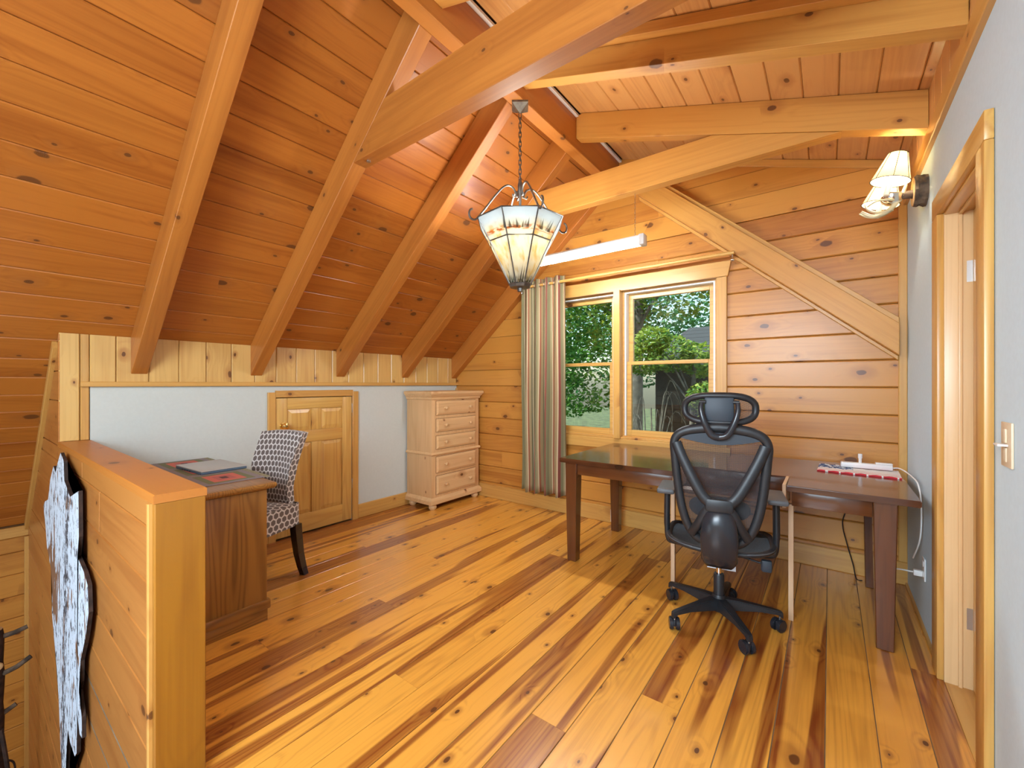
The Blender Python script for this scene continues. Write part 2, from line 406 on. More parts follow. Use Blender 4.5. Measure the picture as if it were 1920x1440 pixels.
def bm_box(bm, x0, x1, y0, y1, z0, z1, bev=0):
    r = bmesh.ops.create_cube(bm, size=1)
    for v in r['verts']:
        v.co = V((x0 + (v.co.x + .5) * (x1 - x0), y0 + (v.co.y + .5) * (y1 - y0), z0 + (v.co.z + .5) * (z1 - z0)))
    if bev:
        es = list({e for v in r['verts'] for e in v.link_edges})
        bmesh.ops.bevel(bm, geom=es, offset=bev, segments=2, affect='EDGES', profile=.5)
    return r
def box(name, x0, x1, y0, y1, z0, z1, mat, parent=None, bev=0.0, mtx=None):
    """box whose mesh origin is its own centre, in the parent's space"""
    bm = bmesh.new(); cx, cy, cz = (x0 + x1) / 2, (y0 + y1) / 2, (z0 + z1) / 2
    bm_box(bm, x0 - cx, x1 - cx, y0 - cy, y1 - cy, z0 - cz, z1 - cz, bev)
    mm = Matrix.Translation((cx, cy, cz))
    return from_bm(name, bm, mat, parent, (mtx @ mm) if mtx is not None else mm, 40 if bev else None)
def prism(name, pts, axis, a0, a1, mat, parent=None, frame=None, bev=0):
    """extrude a polygon; pts are local (x, z) and the extrusion runs along local y from a0 to a1; frame = matrix"""
    bm = bmesh.new()
    a = [bm.verts.new((p[0], a0, p[1])) for p in pts]; b = [bm.verts.new((p[0], a1, p[1])) for p in pts]
    bm.faces.new(a); bm.faces.new(b[::-1])
    n = len(pts)
    for i in range(n): bm.faces.new((a[i], b[i], b[(i + 1) % n], a[(i + 1) % n]))
    if bev: bmesh.ops.bevel(bm, geom=bm.edges[:], offset=bev, segments=1, affect='EDGES')
    return from_bm(name, bm, mat, parent, frame)
def prism_xz(name, pts, y0, y1, ang, mat, parent=None, bev=.003):
    """polygon given in world (x, z); local x follows the slope angle so that the grain runs along it"""
    cx = sum(p[0] for p in pts) / len(pts); cz = sum(p[1] for p in pts) / len(pts); cy = (y0 + y1) / 2
    ca, sa = math.cos(ang), math.sin(ang)
    loc = [((p[0] - cx) * ca + (p[1] - cz) * sa, -(p[0] - cx) * sa + (p[1] - cz) * ca) for p in pts]
    return prism(name, loc, 'y', y0 - cy, y1 - cy, mat, parent, basis((cx, cy, cz), (ca, 0, sa), (0, 1, 0), (-sa, 0, ca)), bev)
def clip(poly, a, b, c):
    """keep a*x + b*z <= c"""
    out = []
    for i in range(len(poly)):
        p, q = poly[i], poly[(i + 1) % len(poly)]
        dp, dq = a * p[0] + b * p[1] - c, a * q[0] + b * q[1] - c
        if dp <= 0: out.append(p)
        if dp * dq < 0:
            t = dp / (dp - dq); out.append((p[0] + t * (q[0] - p[0]), p[1] + t * (q[1] - p[1])))
    return out
def tube(name, pts, r, mat, parent=None, seg=10, closed=False, flat=None, mtx=None):
    """round (or flattened) tube along points; r number or list; flat=(normal vec, ratio) squashes along normal"""
    bm = bmesh.new(); n = len(pts); P = [V(p) for p in pts]; rings = []
    up = V((0, 0, 1))
    prev = None
    for i, p in enumerate(P):
        if closed: t = (P[(i + 1) % n] - P[i - 1])
        else: t = (P[min(i + 1, n - 1)] - P[max(i - 1, 0)])
        t.normalize()
        if prev is None:
            a = t.cross(up if abs(t.dot(up)) < .9 else V((1, 0, 0))).normalized()
        else:
            a = (prev - t * prev.dot(t)).normalized()
        prev = a; b = t.cross(a).normalized()
        rr = r[i] if isinstance(r, (list, tuple)) else r
        ring = []
        for k in range(seg):
            an = 2 * math.pi * k / seg
            off = a * math.cos(an) * rr + b * math.sin(an) * rr
            if flat: off = off - V(flat[0]) * (off.dot(V(flat[0])) * (1 - flat[1]))
            ring.append(bm.verts.new(p + off))
        rings.append(ring)
    m = n if closed else n - 1
    for i in range(m):
        A, B = rings[i], rings[(i + 1) % n]
        sh = 0
        if closed and i == n - 1:
            sh = min(range(seg), key=lambda s: (A[0].co - B[s].co).length)
        for k in range(seg):
            bm.faces.new((A[k], A[(k + 1) % seg], B[(k + 1 + sh) % seg], B[(k + sh) % seg]))
    if not closed:
        bm.faces.new(rings[0][::-1]); bm.faces.new(rings[-1])
    return from_bm(name, bm, mat, parent, mtx, 50)
def lathe(name, prof, mat, parent=None, seg=24, mtx=None, phase=0, smooth=50, cap=True):
    bm = bmesh.new(); rings = []
    for r, z in prof:
        rings.append([bm.verts.new((r * math.cos(phase + 2 * math.pi * k / seg), r * math.sin(phase + 2 * math.pi * k / seg), z)) for k in range(seg)])
    for A, B in zip(rings, rings[1:]):
        for k in range(seg): bm.faces.new((A[k], A[(k + 1) % seg], B[(k + 1) % seg], B[k]))
    if cap:
        bm.faces.new(rings[0][::-1]); bm.faces.new(rings[-1])
    return from_bm(name, bm, mat, parent, mtx, smooth)
def smooth_path(pts, n=6, closed=False):
    """Catmull-Rom"""
    P = [V(p) for p in pts]; out = []; k = len(P)
    rng = range(k) if closed else range(k - 1)
    for i in rng:
        if closed: p0, p1, p2, p3 = P[i - 1], P[i], P[(i + 1) % k], P[(i + 2) % k]
        else: p0, p1, p2, p3 = P[max(i - 1, 0)], P[i], P[i + 1], P[min(i + 2, k - 1)]
        for j in range(n):
            t = j / n
            out.append(.5 * ((2 * p1) + (p2 - p0) * t + (2 * p0 - 5 * p1 + 4 * p2 - p3) * t * t + (3 * p1 - p0 - 3 * p2 + p3) * t ** 3))
    if not closed: out.append(P[-1])
    return out
def copy_tree(o, parent=None):
    c = o.copy(); COL.objects.link(c); c.parent = parent
    for ch in list(o.children): copy_tree(ch, c)
    return c
T_ = Matrix.Translation
def R_(a, ax): return Matrix.Rotation(math.radians(a), 4, ax)

# ------------------------------------------------------------------ dimensions of the loft
XL, XR, YG, YR = -3.66, .40, 3.72, -2.60
SL = .87; AL = math.atan(SL); CA, SA = math.cos(AL), math.sin(AL)
def ceilL(x): return 1.61 + SL * (x - XL)
RX0, RX1, RZ = -1.65, -1.56, 3.11            # ridge beam
SD = .325; AD = math.atan(SD)
def ceilD(x): return 3.387 - SD * (x + 1.57)
PY0, PY1, PX, PZ = .375, .51, -1.67, .955     # pony wall by the stairs
XS = -5.35                                    # outer wall of the stairwell
ZL = -2.60                                    # floor of the storey below

# ---- floor
fl = struct(box('floor', PX - .02, XR + .12, YR, YG + .1, -.25, -.0045, 'seam'))
fl2 = box('subfloor', XL - .1, PX - .02, PY0, YG + .1, -.25, -.0045, 'seam', fl, mtx=fl.matrix_basis.inverted())
inv = fl.matrix_basis.inverted()
k0 = -24; x = -.014 + .1545 * k0
rr = random.Random(5)
while x < XR:
    xa, xb = max(x, XL), min(x + .1545, XR)
    if xb - xa > .03:
        y0 = PY0 if xb < PX + .05 else YR
        cuts = [y0, YG]
        if rr.random() < .75: cuts.append(rr.uniform(max(y0, .4) + .5, YG - .5))
        if y0 < 0: cuts.append(rr.uniform(-1.6, -.4))
        cuts.sort()
        for a, b in zip(cuts, cuts[1:]):
            o = board('plank', ((xa + xb) / 2, (a + b) / 2, -.00225), Y_, -X_, Z_, b - a - .001, xb - xa - .0032, .0045, 'floor', None, .0012)
            o.parent = fl; o.matrix_basis = inv @ o.matrix_basis
    x += .1545

# ---- sloping ceiling on the left
def slope_pt(s, y, off): # s = distance up the slope from the knee wall line, off = outwards from the room
    return V((XL + s * CA - off * SA, y, 1.61 + s * SA + off * CA))
s_lo, s_hi = (XS - XL) / CA, (RX0 - XL) / CA + .02
mid = (s_lo + s_hi) / 2
cl = struct(board('ceiling_left', slope_pt(mid, (YR + YG) / 2, .05), Y_, V((CA, 0, SA)), V((SA, 0, -CA)), YG - YR + .1, s_hi - s_lo + .3, .055, 'backing', None, .001))
inv = cl.matrix_basis.inverted()
raf_y = [.70, 1.415, 2.14, 2.89]
s = .097 - .1695 * 14
rr = random.Random(8)
while s < s_hi:
    a, b = max(s, s_lo), min(s + .1695, s_hi)
    if b - a > .03:
        cuts = [YR, YG, rr.choice([-.7, -1.4, -.02])]
        if rr.random() < .7: cuts.append(rr.choice(raf_y) + .04)
        cuts.sort()
        for p, q in zip(cuts, cuts[1:]):
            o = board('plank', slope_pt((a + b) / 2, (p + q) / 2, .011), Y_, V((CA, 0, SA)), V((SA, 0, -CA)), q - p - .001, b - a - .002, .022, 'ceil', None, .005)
            o.parent = cl; o.matrix_basis = inv @ o.matrix_basis
    s += .1695

# ---- dormer ceiling on the right
CD, SDn = math.cos(AD), math.sin(AD)
def dorm_pt(s, y, off): return V((RX1 + s * CD + off * SDn, y, ceilD(RX1) - s * SDn + off * CD))
d_hi = (XR + .1 - RX1) / CD
cd_ = struct(board('ceiling_dormer', dorm_pt(d_hi / 2, (YR + YG) / 2, .05), Y_, V((CD, 0, -SDn)), V((-SDn, 0, -CD)), YG - YR + .1, d_hi + .1, .055, 'backing', None, .001))
inv = cd_.matrix_basis.inverted()
s = .03
rr = random.Random(21)
while s < d_hi - .1:
    cuts = sorted([YR, YG, rr.choice([1.42, .7, 2.17]), -.6])
    for p, q in zip(cuts, cuts[1:]):
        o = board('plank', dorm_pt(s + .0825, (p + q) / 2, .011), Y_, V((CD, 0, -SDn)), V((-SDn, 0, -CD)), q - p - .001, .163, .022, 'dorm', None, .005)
        o.parent = cd_; o.matrix_basis = inv @ o.matrix_basis
    s += .165
# small batten where the ceiling meets the ridge beam
struct(board('trim_1', (RX1 + .012, (YR + YG) / 2, ceilD(RX1) - .022), Y_, -X_, Z_, YG - YR, .022, .022, 'vinyl'))

# ---- gable wall with the window
WX0, WX1, WZ0, WZ1 = -2.41, -.73, .80, 2.165
gw = struct(prism_xz('wall_far', clip(clip([(XL - .1, -.2), (XR + .2, -.2), (XR + .2, .72), (WX0, .72), (WX0, .72), (XL - .1, .72)], -SL, 1, 1.66 - SL * XL), SD, 1, 9), YG + .026, YG + .16, 0, 'backing', None, 0))
inv = gw.matrix_basis.inverted()
def back_piece(pts):
    p = clip(clip(pts, -SL, 1, 1.655 - SL * XL), SD, 1, 3.43 - SD * 1.57)
    if len(p) >= 3:
        o = prism_xz('backing_sheet', p, YG + .026, YG + .16, 0, 'backing', gw, 0); o.matrix_basis = inv @ o.matrix_basis
back_piece([(XL - .1, .72), (WX0, .72), (WX0, 3.6), (XL - .1, 3.6)])
back_piece([(WX1, .72), (XR + .2, .72), (XR + .2, 3.6), (WX1, 3.6)])
back_piece([(WX0, WZ1), (WX1, WZ1), (WX1, 3.6), (WX0, 3.6)])
back_piece([(WX0, .72), (WX1, .72), (WX1, WZ0), (WX0, WZ0)])
rr = random.Random(3)
z = .355 - .1845 * 2
while z < 3.4:
    za, zb = max(.004, z + .0015), z + .1845 - .0015
    spans = [(XL, XR)]
    if zb > WZ0 and za < WZ1: spans = [(XL, WX0), (WX1, XR)]
    out = []
    for a, b in spans:
        if b - a > 3 and rr.random() < .9:
            j = rr.choice([-2.95, -1.2, -.4, -2.2]); out += [(a, j), (j, b)]
        elif b - a > 1.2 and abs(z - .355) < .02: out += [(a, -2.95), (-2.95, b)]
        else: out.append((a, b))
    for a, b in out:
        rect = [(a + .0005, za), (b - .0005, za), (b - .0005, zb), (a + .0005, zb)]
        p = clip(clip(rect, -SL, 1, 1.61 - SL * XL), SD, 1, 3.387 - SD * 1.57)
        if len(p) < 3: continue
        ar = abs(sum(p[i][0] * p[(i + 1) % len(p)][1] - p[(i + 1) % len(p)][0] * p[i][1] for i in range(len(p)))) / 2
        if ar < .002: continue
        if len(p) == 4 and p == rect:
            o = board('plank', ((a + b) / 2, YG + .013, (za + zb) / 2), X_, Z_, -Y_, b - a - .001, zb - za, .026, 'gable', None, .007)
        else:
            o = prism_xz('plank', p, YG, YG + .026, 0, 'gable', None, 0)
        o.parent = gw; o.matrix_basis = inv @ o.matrix_basis
    z += .1845
# baseboards
struct(board('baseboard_far', ((XL + XR) / 2, YG - .010, .073), X_, Z_, -Y_, XR - XL, .146, .020, 'trim', None, .004))
# rake trim under the dormer ceiling and corner trim
x0, x1 = -1.35, XR - .03
struct(prism_xz('trim_2', [(x0, ceilD(x0) - .055), (x1, ceilD(x1) - .055), (x1, ceilD(x1) - .002), (x0, ceilD(x0) - .002)], YG - .02, YG - .0005, -AD, 'trim'))
struct(board('trim_3', (XR - .022, YG - .012, 1.45), Z_, X_, -Y_, 2.60, .043, .022, 'trim'))
struct(board('trim_4', (XL + .014, YG - .012, .70), Z_, X_, -Y_, 1.10, .028, .022, 'trim'))

# ---- window: two double-hung units
def win_unit(n, x0, x1):
    bm = bmesh.new()
    d0, d1 = YG + .0265, YG + .155
    bm_box(bm, x0, x0 + .018, d0, d1, WZ0, WZ1); bm_box(bm, x1 - .018, x1, d0, d1, WZ0, WZ1)
    bm_box(bm, x0 + .018, x1 - .018, d0, d1, WZ1 - .018, WZ1); bm_box(bm, x0 + .018, x1 - .018, d0, d1, WZ0, WZ0 + .022)
    w = struct(from_bm('window_%d' % n, bm, 'trim'), None)
    a, b = x0 + .018, x1 - .018
    for nm, (p, q) in (('jamb_liner', (a, a + .014)), ('jamb_liner', (b - .014, b))):
        box(nm, p, q, d0 + .004, d1 - .02, WZ0 + .022, WZ1 - .018, 'vinyl', w)
    box('jamb_liner', a + .014, b - .014, d0 + .004, d1 - .02, WZ1 - .030, WZ1 - .018, 'vinyl', w)
    a += .014; b -= .014
    zm = 1.492
    for nm, z0, z1, y0, rb, rt in (('upper_sash', zm - .016, WZ1 - .030, YG + .095, .032, .045), ('lower_sash', WZ0 + .022, zm + .016, YG + .050, .055, .032)):
        y1 = y0 + .036
        bm = bmesh.new()
        bm_box(bm, a, a + .042, y0, y1, z0, z1, .003); bm_box(bm, b - .042, b, y0, y1, z0, z1, .003)
        bm_box(bm, a + .042, b - .042, y0, y1, z0, z0 + rb, .003); bm_box(bm, a + .042, b - .042, y0, y1, z1 - rt, z1, .003)
        s = from_bm(nm, bm, 'doorx', w)
        box('pane', a + .040, b - .040, y0 + .014, y0 + .020, z0 + rb - .002, z1 - rt + .002, 'glass', s)
    return w
win_unit(1, WX0, -1.602)
win_unit(2, -1.538, WX1)
struct(board('trim_5', (-1.57, YG + .05, (WZ0 + WZ1) / 2), Z_, X_, -Y_, WZ1 - WZ0, .062, .19, 'trim'))       # mullion
struct(board('trim_6', (WX1 + .038, YG - .012, 1.475), Z_, X_, -Y_, 1.36, .078, .024, 'trim'))                 # side casings
struct(board('trim_7', (WX0 - .038, YG - .012, 1.475), Z_, X_, -Y_, 1.36, .078, .024, 'trim'))
struct(prism_xz('trim_8', [(WX0 - .085, 2.157), (WX1 + .085, 2.157), (WX1 + .108, 2.278), (WX0 - .108, 2.278)], YG - .03, YG - .0005, 0, 'trim', None, .002))
struct(board('trim_9', ((WX0 + WX1) / 2, YG - .014, .745), X_, Z_, -Y_, WX1 - WX0 + .20, .098, .028, 'trim'))
struct(board('trim_15', ((WX0 + WX1) / 2, YG + .01, .802), X_, Z_, -Y_, WX1 - WX0 + .06, .020, .060, 'trim'))

# ---- knee wall (white drywall below, upright boards above) with the little door
DY0, DY1, DZ = 1.60, 2.30, 1.185
kw = struct(box('wall_left', XL - .12, XL, .51, DY0 - .002, 0, 1.285, 'white'))
inv = kw.matrix_basis.inverted()
for a, b, c, d in ((DY1 + .002, YG, 0, 1.285), (DY0 - .002, DY1 + .002, DZ + .002, 1.285)):
    box('drywall_panel', XL - .12, XL, a, b, c, d, 'white', kw, mtx=inv)
box('board_backing', XL - .12, XL - .022, PY0 + .02, YG, 1.285, 1.60, 'backing', kw, mtx=inv)
box('board_backing', XL - .12, XL - .022, PY0 + .02, .51, PZ, 1.285, 'backing', kw, mtx=inv)
def kboard(y0, y1, z0, z1, m='knee', t=.022, off=0.0, nm='plank'):
    o = board(nm, (XL - .011 + off, (y0 + y1) / 2, (z0 + z1) / 2), Z_, -Y_, X_, z1 - z0, y1 - y0 - .003, t, m, None, .005)
    o.parent = kw; o.matrix_basis = inv @ o.matrix_basis
    return o
kboard(.376, .466, PZ + .002, 1.606); kboard(.466, .508, 1.315, 1.606)
kboard(.466, .508, PZ + .002, 1.283, 'trim', .022, .004, 'edge_trim')
ys = [.508, .63] + [.63 + .1635 * i for i in range(1, 30)]
for a, b in zip(ys, ys[1:]):
    if a < YG - .03: kboard(a, min(b, YG - .002), 1.315, 1.606)
struct(board('trim_10', (XL + .008, (.466 + YG) / 2, 1.299), Y_, -X_ if False else Z_, X_, YG - .466, .032, .040, 'trim'))
for a, b in ((.52, DY0 - .062), (DY1 + .062, YG - .02)):
    o = struct(board('baseboard_left', (XL + .009, (a + b) / 2, .066), Y_, Z_, X_, b - a, .132, .018, 'trim', None, .004))
# door
dr = struct(box('door_1', XL - .045, XL - .012, DY0 + .004, DY1 - .004, .012, DZ - .004, 'backing'))
inv = dr.matrix_basis.inverted()
ym, sw = (DY0 + DY1) / 2, .095
def dpart(nm, y0, y1, z0, z1, mat, t0=-.012, t1=.004, bev=.003):
    o = box(nm, XL + t0, XL + t1, y0, y1, z0, z1, mat, None, bev); o.parent = dr; o.matrix_basis = inv @ o.matrix_basis; return o
dpart('stile', DY0 + .004, DY0 + .004 + sw, .012, DZ - .004, 'doorz'); dpart('stile', DY1 - .004 - sw, DY1 - .004, .012, DZ - .004, 'doorz')
ra, rb_ = DY0 + .004 + sw, DY1 - .004 - sw
for a, b in ((.012, .17), (.79, .895), (1.085, DZ - .004)): dpart('rail', ra, rb_, a, b, 'doory')
for a, b in ((.17, .79), (.895, 1.085)):
    dpart('mullion', ym - .042, ym + .042, a, b, 'doorz')
    for p, q in ((ra, ym - .042), (ym + .042, rb_)):
        bm = bmesh.new()
        y0, y1, z0, z1, i = p, q, a, b, .035
        vs = [bm.verts.new(c) for c in ((-.010, y0, z0), (-.010, y1, z0), (-.010, y1, z1), (-.010, y0, z1), (.001, y0 + i, z0 + i), (.001, y1 - i, z0 + i), (.001, y1 - i, z1 - i), (.001, y0 + i, z1 - i))]
        for f in ((4, 5, 6, 7), (0, 1, 5, 4), (1, 2, 6, 5), (2, 3, 7, 6), (3, 0, 4, 7)): bm.faces.new([vs[k] for k in f])
        cy, cz = (y0 + y1) / 2, (z0 + z1) / 2
        for v in bm.verts: v.co -= V((0, cy, cz))
        from_bm('raised_panel', bm, 'doorz', dr, inv @ T_((XL, cy, cz)))
kn = lathe('door_knob', [(.030, 0), (.030, .006), (.012, .010), (.011, .028), (.024, .036), (.029, .048), (.026, .060), (.012, .066), (.010, .062), (.0, .062)], 'brass', dr,
           mtx=inv @ T_((XL + .004, 1.662, .948)) @ R_(90, 'Y'), cap=False)
for zz in (1.07, .35): dpart('hinge', DY1 - .004, DY1 + .010, zz - .045, zz + .045, 'steel', -.004, .010, .003)
for nm, c, x, y, L in (('trim_11', (XL + .010, DY0 - .031, .615), Z_, -Y_, 1.23), ('trim_12', (XL + .010, DY1 + .031, .615), Z_, -Y_, 1.23)):
    struct(board(nm, c, x, y, X_, L, .060, .020, 'trim'))
struct(board('trim_13', (XL + .010, ym, DZ + .031), Y_, Z_, X_, DY1 - DY0 + .003, .058, .020, 'trim'))
bm = bmesh.new()
bm_box(bm, XL - .12, XL - .1, DY0 - .002, DY1 + .002, 0, DZ + .01)
o = from_bm('jamb_back', bm, 'backing', dr, inv)

# ---- pony wall by the stairs and the stairwell below it
pw = struct(box('wall_pony', XS, PX - .02, PY0 + .024, PY1, ZL, .925, 'knee'), 'pine-clad half wall beside the stairs')
bm = bmesh.new()
inv = pw.matrix_basis.inverted()
o = prism_xz('upper_face_core', [(XS, .95), (XS, ceilL(XS) + .02), (XL - .05, ceilL(XL - .05) - .02), (XL - .05, .93), (XS + .6, .93)], PY0 + .024, PY0 + .09, 0, 'backing', None, 0); 
bpy.data.objects.remove(o)
core = clip([(XS, .925), (XL - .022, .925), (XL - .022, 2.2), (XS, 2.2)], -SL, 1, 1.60 - SL * XL)
o = prism_xz('upper_face_core', core, PY0 + .024, PY0 + .09, 0, 'backing', pw, 0); o.matrix_basis = inv @ o.matrix_basis
z = .84 - .1795 * 20
rr = random.Random(9)
while z < 1.6:
    za, zb = z + .0015, z + .1795 - .0015
    xr = PX - .02
    if zb > .93: xr = XL - .001 if za > .93 else xr
    if za < .93 < zb: zb = .925
    if za >= .93 and z - .93 < .1: za = .93
    segs = [(XS, xr)]
    if xr > -3:
        j = rr.uniform(-3.6, -2.4); segs = [(XS, j), (j, xr)]
    for a, b in segs:
        p = clip([(a + .0005, za), (b - .0005, za), (b - .0005, zb), (a + .0005, zb)], -SL, 1, 1.60 - SL * XL)
        if len(p) < 3: continue
        o = prism_xz('plank', p, PY0, PY0 + .024, 0, 'pony', pw, .004 if len(p) == 4 else 0); o.matrix_basis = inv @ o.matrix_basis
    z += .1795
    if .9 < z < 1.0 and z > .93 + .1: pass
o = board('plank', ((XS + XL) / 2 + .25, PY0 + .012, .98), X_, Z_, -Y_, .01, .01, .02, 'gable', pw); bpy.data.objects.remove(o)
cap = board('cap', ((XL + PX) / 2, (PY0 + PY1) / 2, PZ - .014), X_, -Y_ if False else Y_, Z_, PX - XL, PY1 - PY0 + .006, .028, 'beam', pw, .004); cap.matrix_basis = inv @ cap.matrix_basis
post = board('end_board', (PX - .010, (PY0 + PY1) / 2, (ZL + PZ - .029) / 2), Z_, -Y_, X_, PZ - .029 - ZL, PY1 - PY0, .020, 'post', pw, .003); post.matrix_basis = inv @ post.matrix_basis
post = board('edge_trim', (PX - .030, PY0 - .006, (ZL + PZ - .03) / 2), Z_, X_, -Y_, PZ - .03 - ZL, .018, .012, 'trim', pw, .003); post.matrix_basis = inv @ post.matrix_basis
# slanted trim where the half wall meets the roof slope
L = (XL - .06 - XS) / CA
tr = board('slope_trim', ((XL - .06 + XS) / 2 + .03 * SA, PY0 - .011, ceilL((XL - .06 + XS) / 2) - .03 * CA), V((CA, 0, SA)), V((-SA, 0, CA)), -Y_, L, .055, .022, 'trim', pw, .003); tr.matrix_basis = inv @ tr.matrix_basis
# outer stairwell wall below the eave
zt = ceilL(XS)
sw_ = struct(box('wall_stair', XS - .14, XS - .024, YR, PY0 + .3, ZL, zt, 'backing'))
inv = sw_.matrix_basis.inverted()
z = ZL
rr = random.Random(14)
while z < zt - .12:
    zb = min(z + .1795, zt - .10)
    j = rr.uniform(-.3, .25)
    for a, b in ((YR, j), (j, PY0)):
        o = board('plank', (XS - .012, (a + b) / 2, (z + zb) / 2), Y_, Z_, X_, b - a - .001, zb - z - .003, .024, 'gable', sw_, .006); o.matrix_basis = inv @ o.matrix_basis
    z += .1795
o = board('eave_trim', (XS + .004, (YR + PY0) / 2, zt - .055), Y_, Z_, X_, PY0 - YR, .085, .030, 'trim', sw_, .004); o.matrix_basis = inv @ o.matrix_basis
o = board('corner_trim', (XS + .03, PY0 - .011, (ZL + zt - .1) / 2), Z_, X_, -Y_, zt - .1 - ZL, .05, .022, 'trim', sw_, .003); o.matrix_basis = inv @ o.matrix_basis
struct(box('floor_lower', XS - .14, PX + .2, YR, PY0 + .3, ZL - .15, ZL, 'gable'))
struct(box('wall_stair_inner', PX + .02, PX + .10, YR, PY0, ZL, -.255, 'white'))
# ---- rear wall behind the camera, with an opening added to go with the fill lamp
rw = struct(box('wall_rear', XS - .1, XR + .2, YR - .12, YR - .001, ZL, .60, 'greywhite'))
inv = rw.matrix_basis.inverted()
for x0, x1, z0, z1 in ((XS - .1, -2.15, .6, 3.5), (.35, XR + .2, .6, 3.5), (-2.15, .35, 2.75, 3.5)):
    p = clip(clip([(x0, z0), (x1, z0), (x1, z1), (x0, z1)], -SL, 1, 1.60 - SL * XL), SD, 1, 3.37 - SD * 1.57)
    if len(p) >= 3:
        o = prism_xz('wall_panel', p, YR - .12, YR - .001, 0, 'greywhite', rw, 0); o.matrix_basis = inv @ o.matrix_basis

# ---- right wall with doorway
OY0, OY1, OZ = 1.985, 2.62, 2.055
TZ = 2.50
wr = struct(box('wall_right', XR, XR + .12, OY1, YG + .1, -.02, TZ, 'greywhite'))
inv = wr.matrix_basis.inverted()
for a, b, c, d in ((YR, OY0, -.02, TZ), (OY0, OY1, OZ, TZ)): box('drywall_panel', XR, XR + .12, a, b, c, d, 'greywhite', wr, mtx=inv)
box('frieze_backing', XR + .012, XR + .12, YR, YG, TZ, ceilD(XR) - .002, 'backing', wr, mtx=inv)
y = YG - .003
while y > YR:
    o = board('frieze_board', (XR - .004, y - .08, (TZ + ceilD(XR)) / 2), Z_, -Y_, -X_ if False else X_, ceilD(XR) - TZ - .006, .157, .022, 'dorm', None, .004)
    o.matrix_basis = basis((XR, y - .08, (TZ + ceilD(XR)) / 2), Z_, Y_, -X_)
    o.parent = wr; o.matrix_basis = inv @ o.matrix_basis
    y -= .16
struct(board('trim_14', (XR - .011, (YR + YG) / 2, 2.497), Y_, -Z_, -X_, YG - YR - .024, .085, .022, 'trim'))
struct(board('baseboard_right', (XR - .006, (OY1 + .115 + YG) / 2, .010), Y_, -Z_, -X_, YG - OY1 - .14, .020, .012, 'trim'))
struct(board('baseboard_right', (XR - .008, (YR + OY0 - .1) / 2, .05), Y_, -Z_, -X_, OY0 - .1 - YR, .10, .016, 'trim'))
# door lining, casing, closed door on the far side
dj = struct(box('door_2', XR + .085, XR + .118, OY0 + .02, OY1 - .02, .005, OZ - .02, 'doorz'))
inv = dj.matrix_basis.inverted()
def jpart(nm, x0, x1, y0, y1, z0, z1, mat, bev=.002):
    o = box(nm, x0, x1, y0, y1, z0, z1, mat, None, bev); o.parent = dj; o.matrix_basis = inv @ o.matrix_basis; return o
jpart('threshold', XR - .001, XR + .13, OY0 + .018, OY1 - .018, -.018, .002, 'doory')
jpart('jamb', XR - .002, XR + .13, OY1 - .018, OY1 - .0005, 0, OZ, 'litjambz'); jpart('jamb', XR - .002, XR + .13, OY0 + .0005, OY0 + .018, 0, OZ, 'doorz')
jpart('jamb', XR - .002, XR + .13, OY0 + .018, OY1 - .018, OZ - .018, OZ - .0005, 'doory')
jpart('door_stop', XR + .040, XR + .052, OY1 - .030, OY1 - .018, 0, OZ - .018, 'litjambz'); jpart('door_stop', XR + .040, XR + .052, OY0 + .018, OY0 + .030, 0, OZ - .018, 'doorz')
jpart('door_stop', XR + .040, XR + .052, OY0 + .030, OY1 - .030, OZ - .030, OZ - .018, 'doory')
for zz in (1.78, .30): jpart('strike_plate', XR + .066, XR + .084, OY1 - .0200, OY1 - .0178, zz - .045, zz + .045, 'steel', 0)
for nm, y0, y1 in (('casing', OY1 - .008, OY1 + .105), ('casing', OY0 - .085, OY0 + .008)):
    jpart(nm, XR - .024, XR - .001, y0, y1, 0, OZ - .008, 'doorz', .004)
jpart('casing', XR - .024, XR - .001, OY0 - .085, OY1 + .105, OZ - .008, OZ + .085, 'doory', .004)

# ------------------------------------------------------------------ timbers
bd = .185 / CA     # vertical depth of rafters
def rafter(y0, wdt, label):
    x0, x1 = XL + .001, RX0 - .001
    pts = [(x0, ceilL(x0) - .002), (x0, ceilL(x0) - bd), (x1, ceilL(x1) - bd), (x1, ceilL(x1) - .002)]
    o = prism_xz('rafter', pts, y0, y0 + wdt, AL, 'beam')
    return tag(o, label, 'beam', 'rafters of the steep ceiling')
names = ['thick rafter nearest the stairs, standing alone left of the beam junctions', 'steep rafter that carries the left end of the near tie beam',
         'steep rafter ending at the ridge just left of the pendant chain', 'steep rafter meeting the far tie beam behind the pendant lamp']
for y, n in zip(raf_y, names): rafter(y, .085, n)
rafter(YG - .088, .084, 'steep rafter lying flat against the window wall, above the chest of drawers')
rb = board('ridge_beam', ((RX0 + RX1) / 2, (YR + YG) / 2, (RZ + 3.40) / 2), Y_, X_, -Z_, YG - YR - .01, RX1 - RX0, 3.40 - RZ, 'beam', None, .003)
tag(rb, 'long ridge beam at the ceiling peak that the pendant hangs from', 'beam')
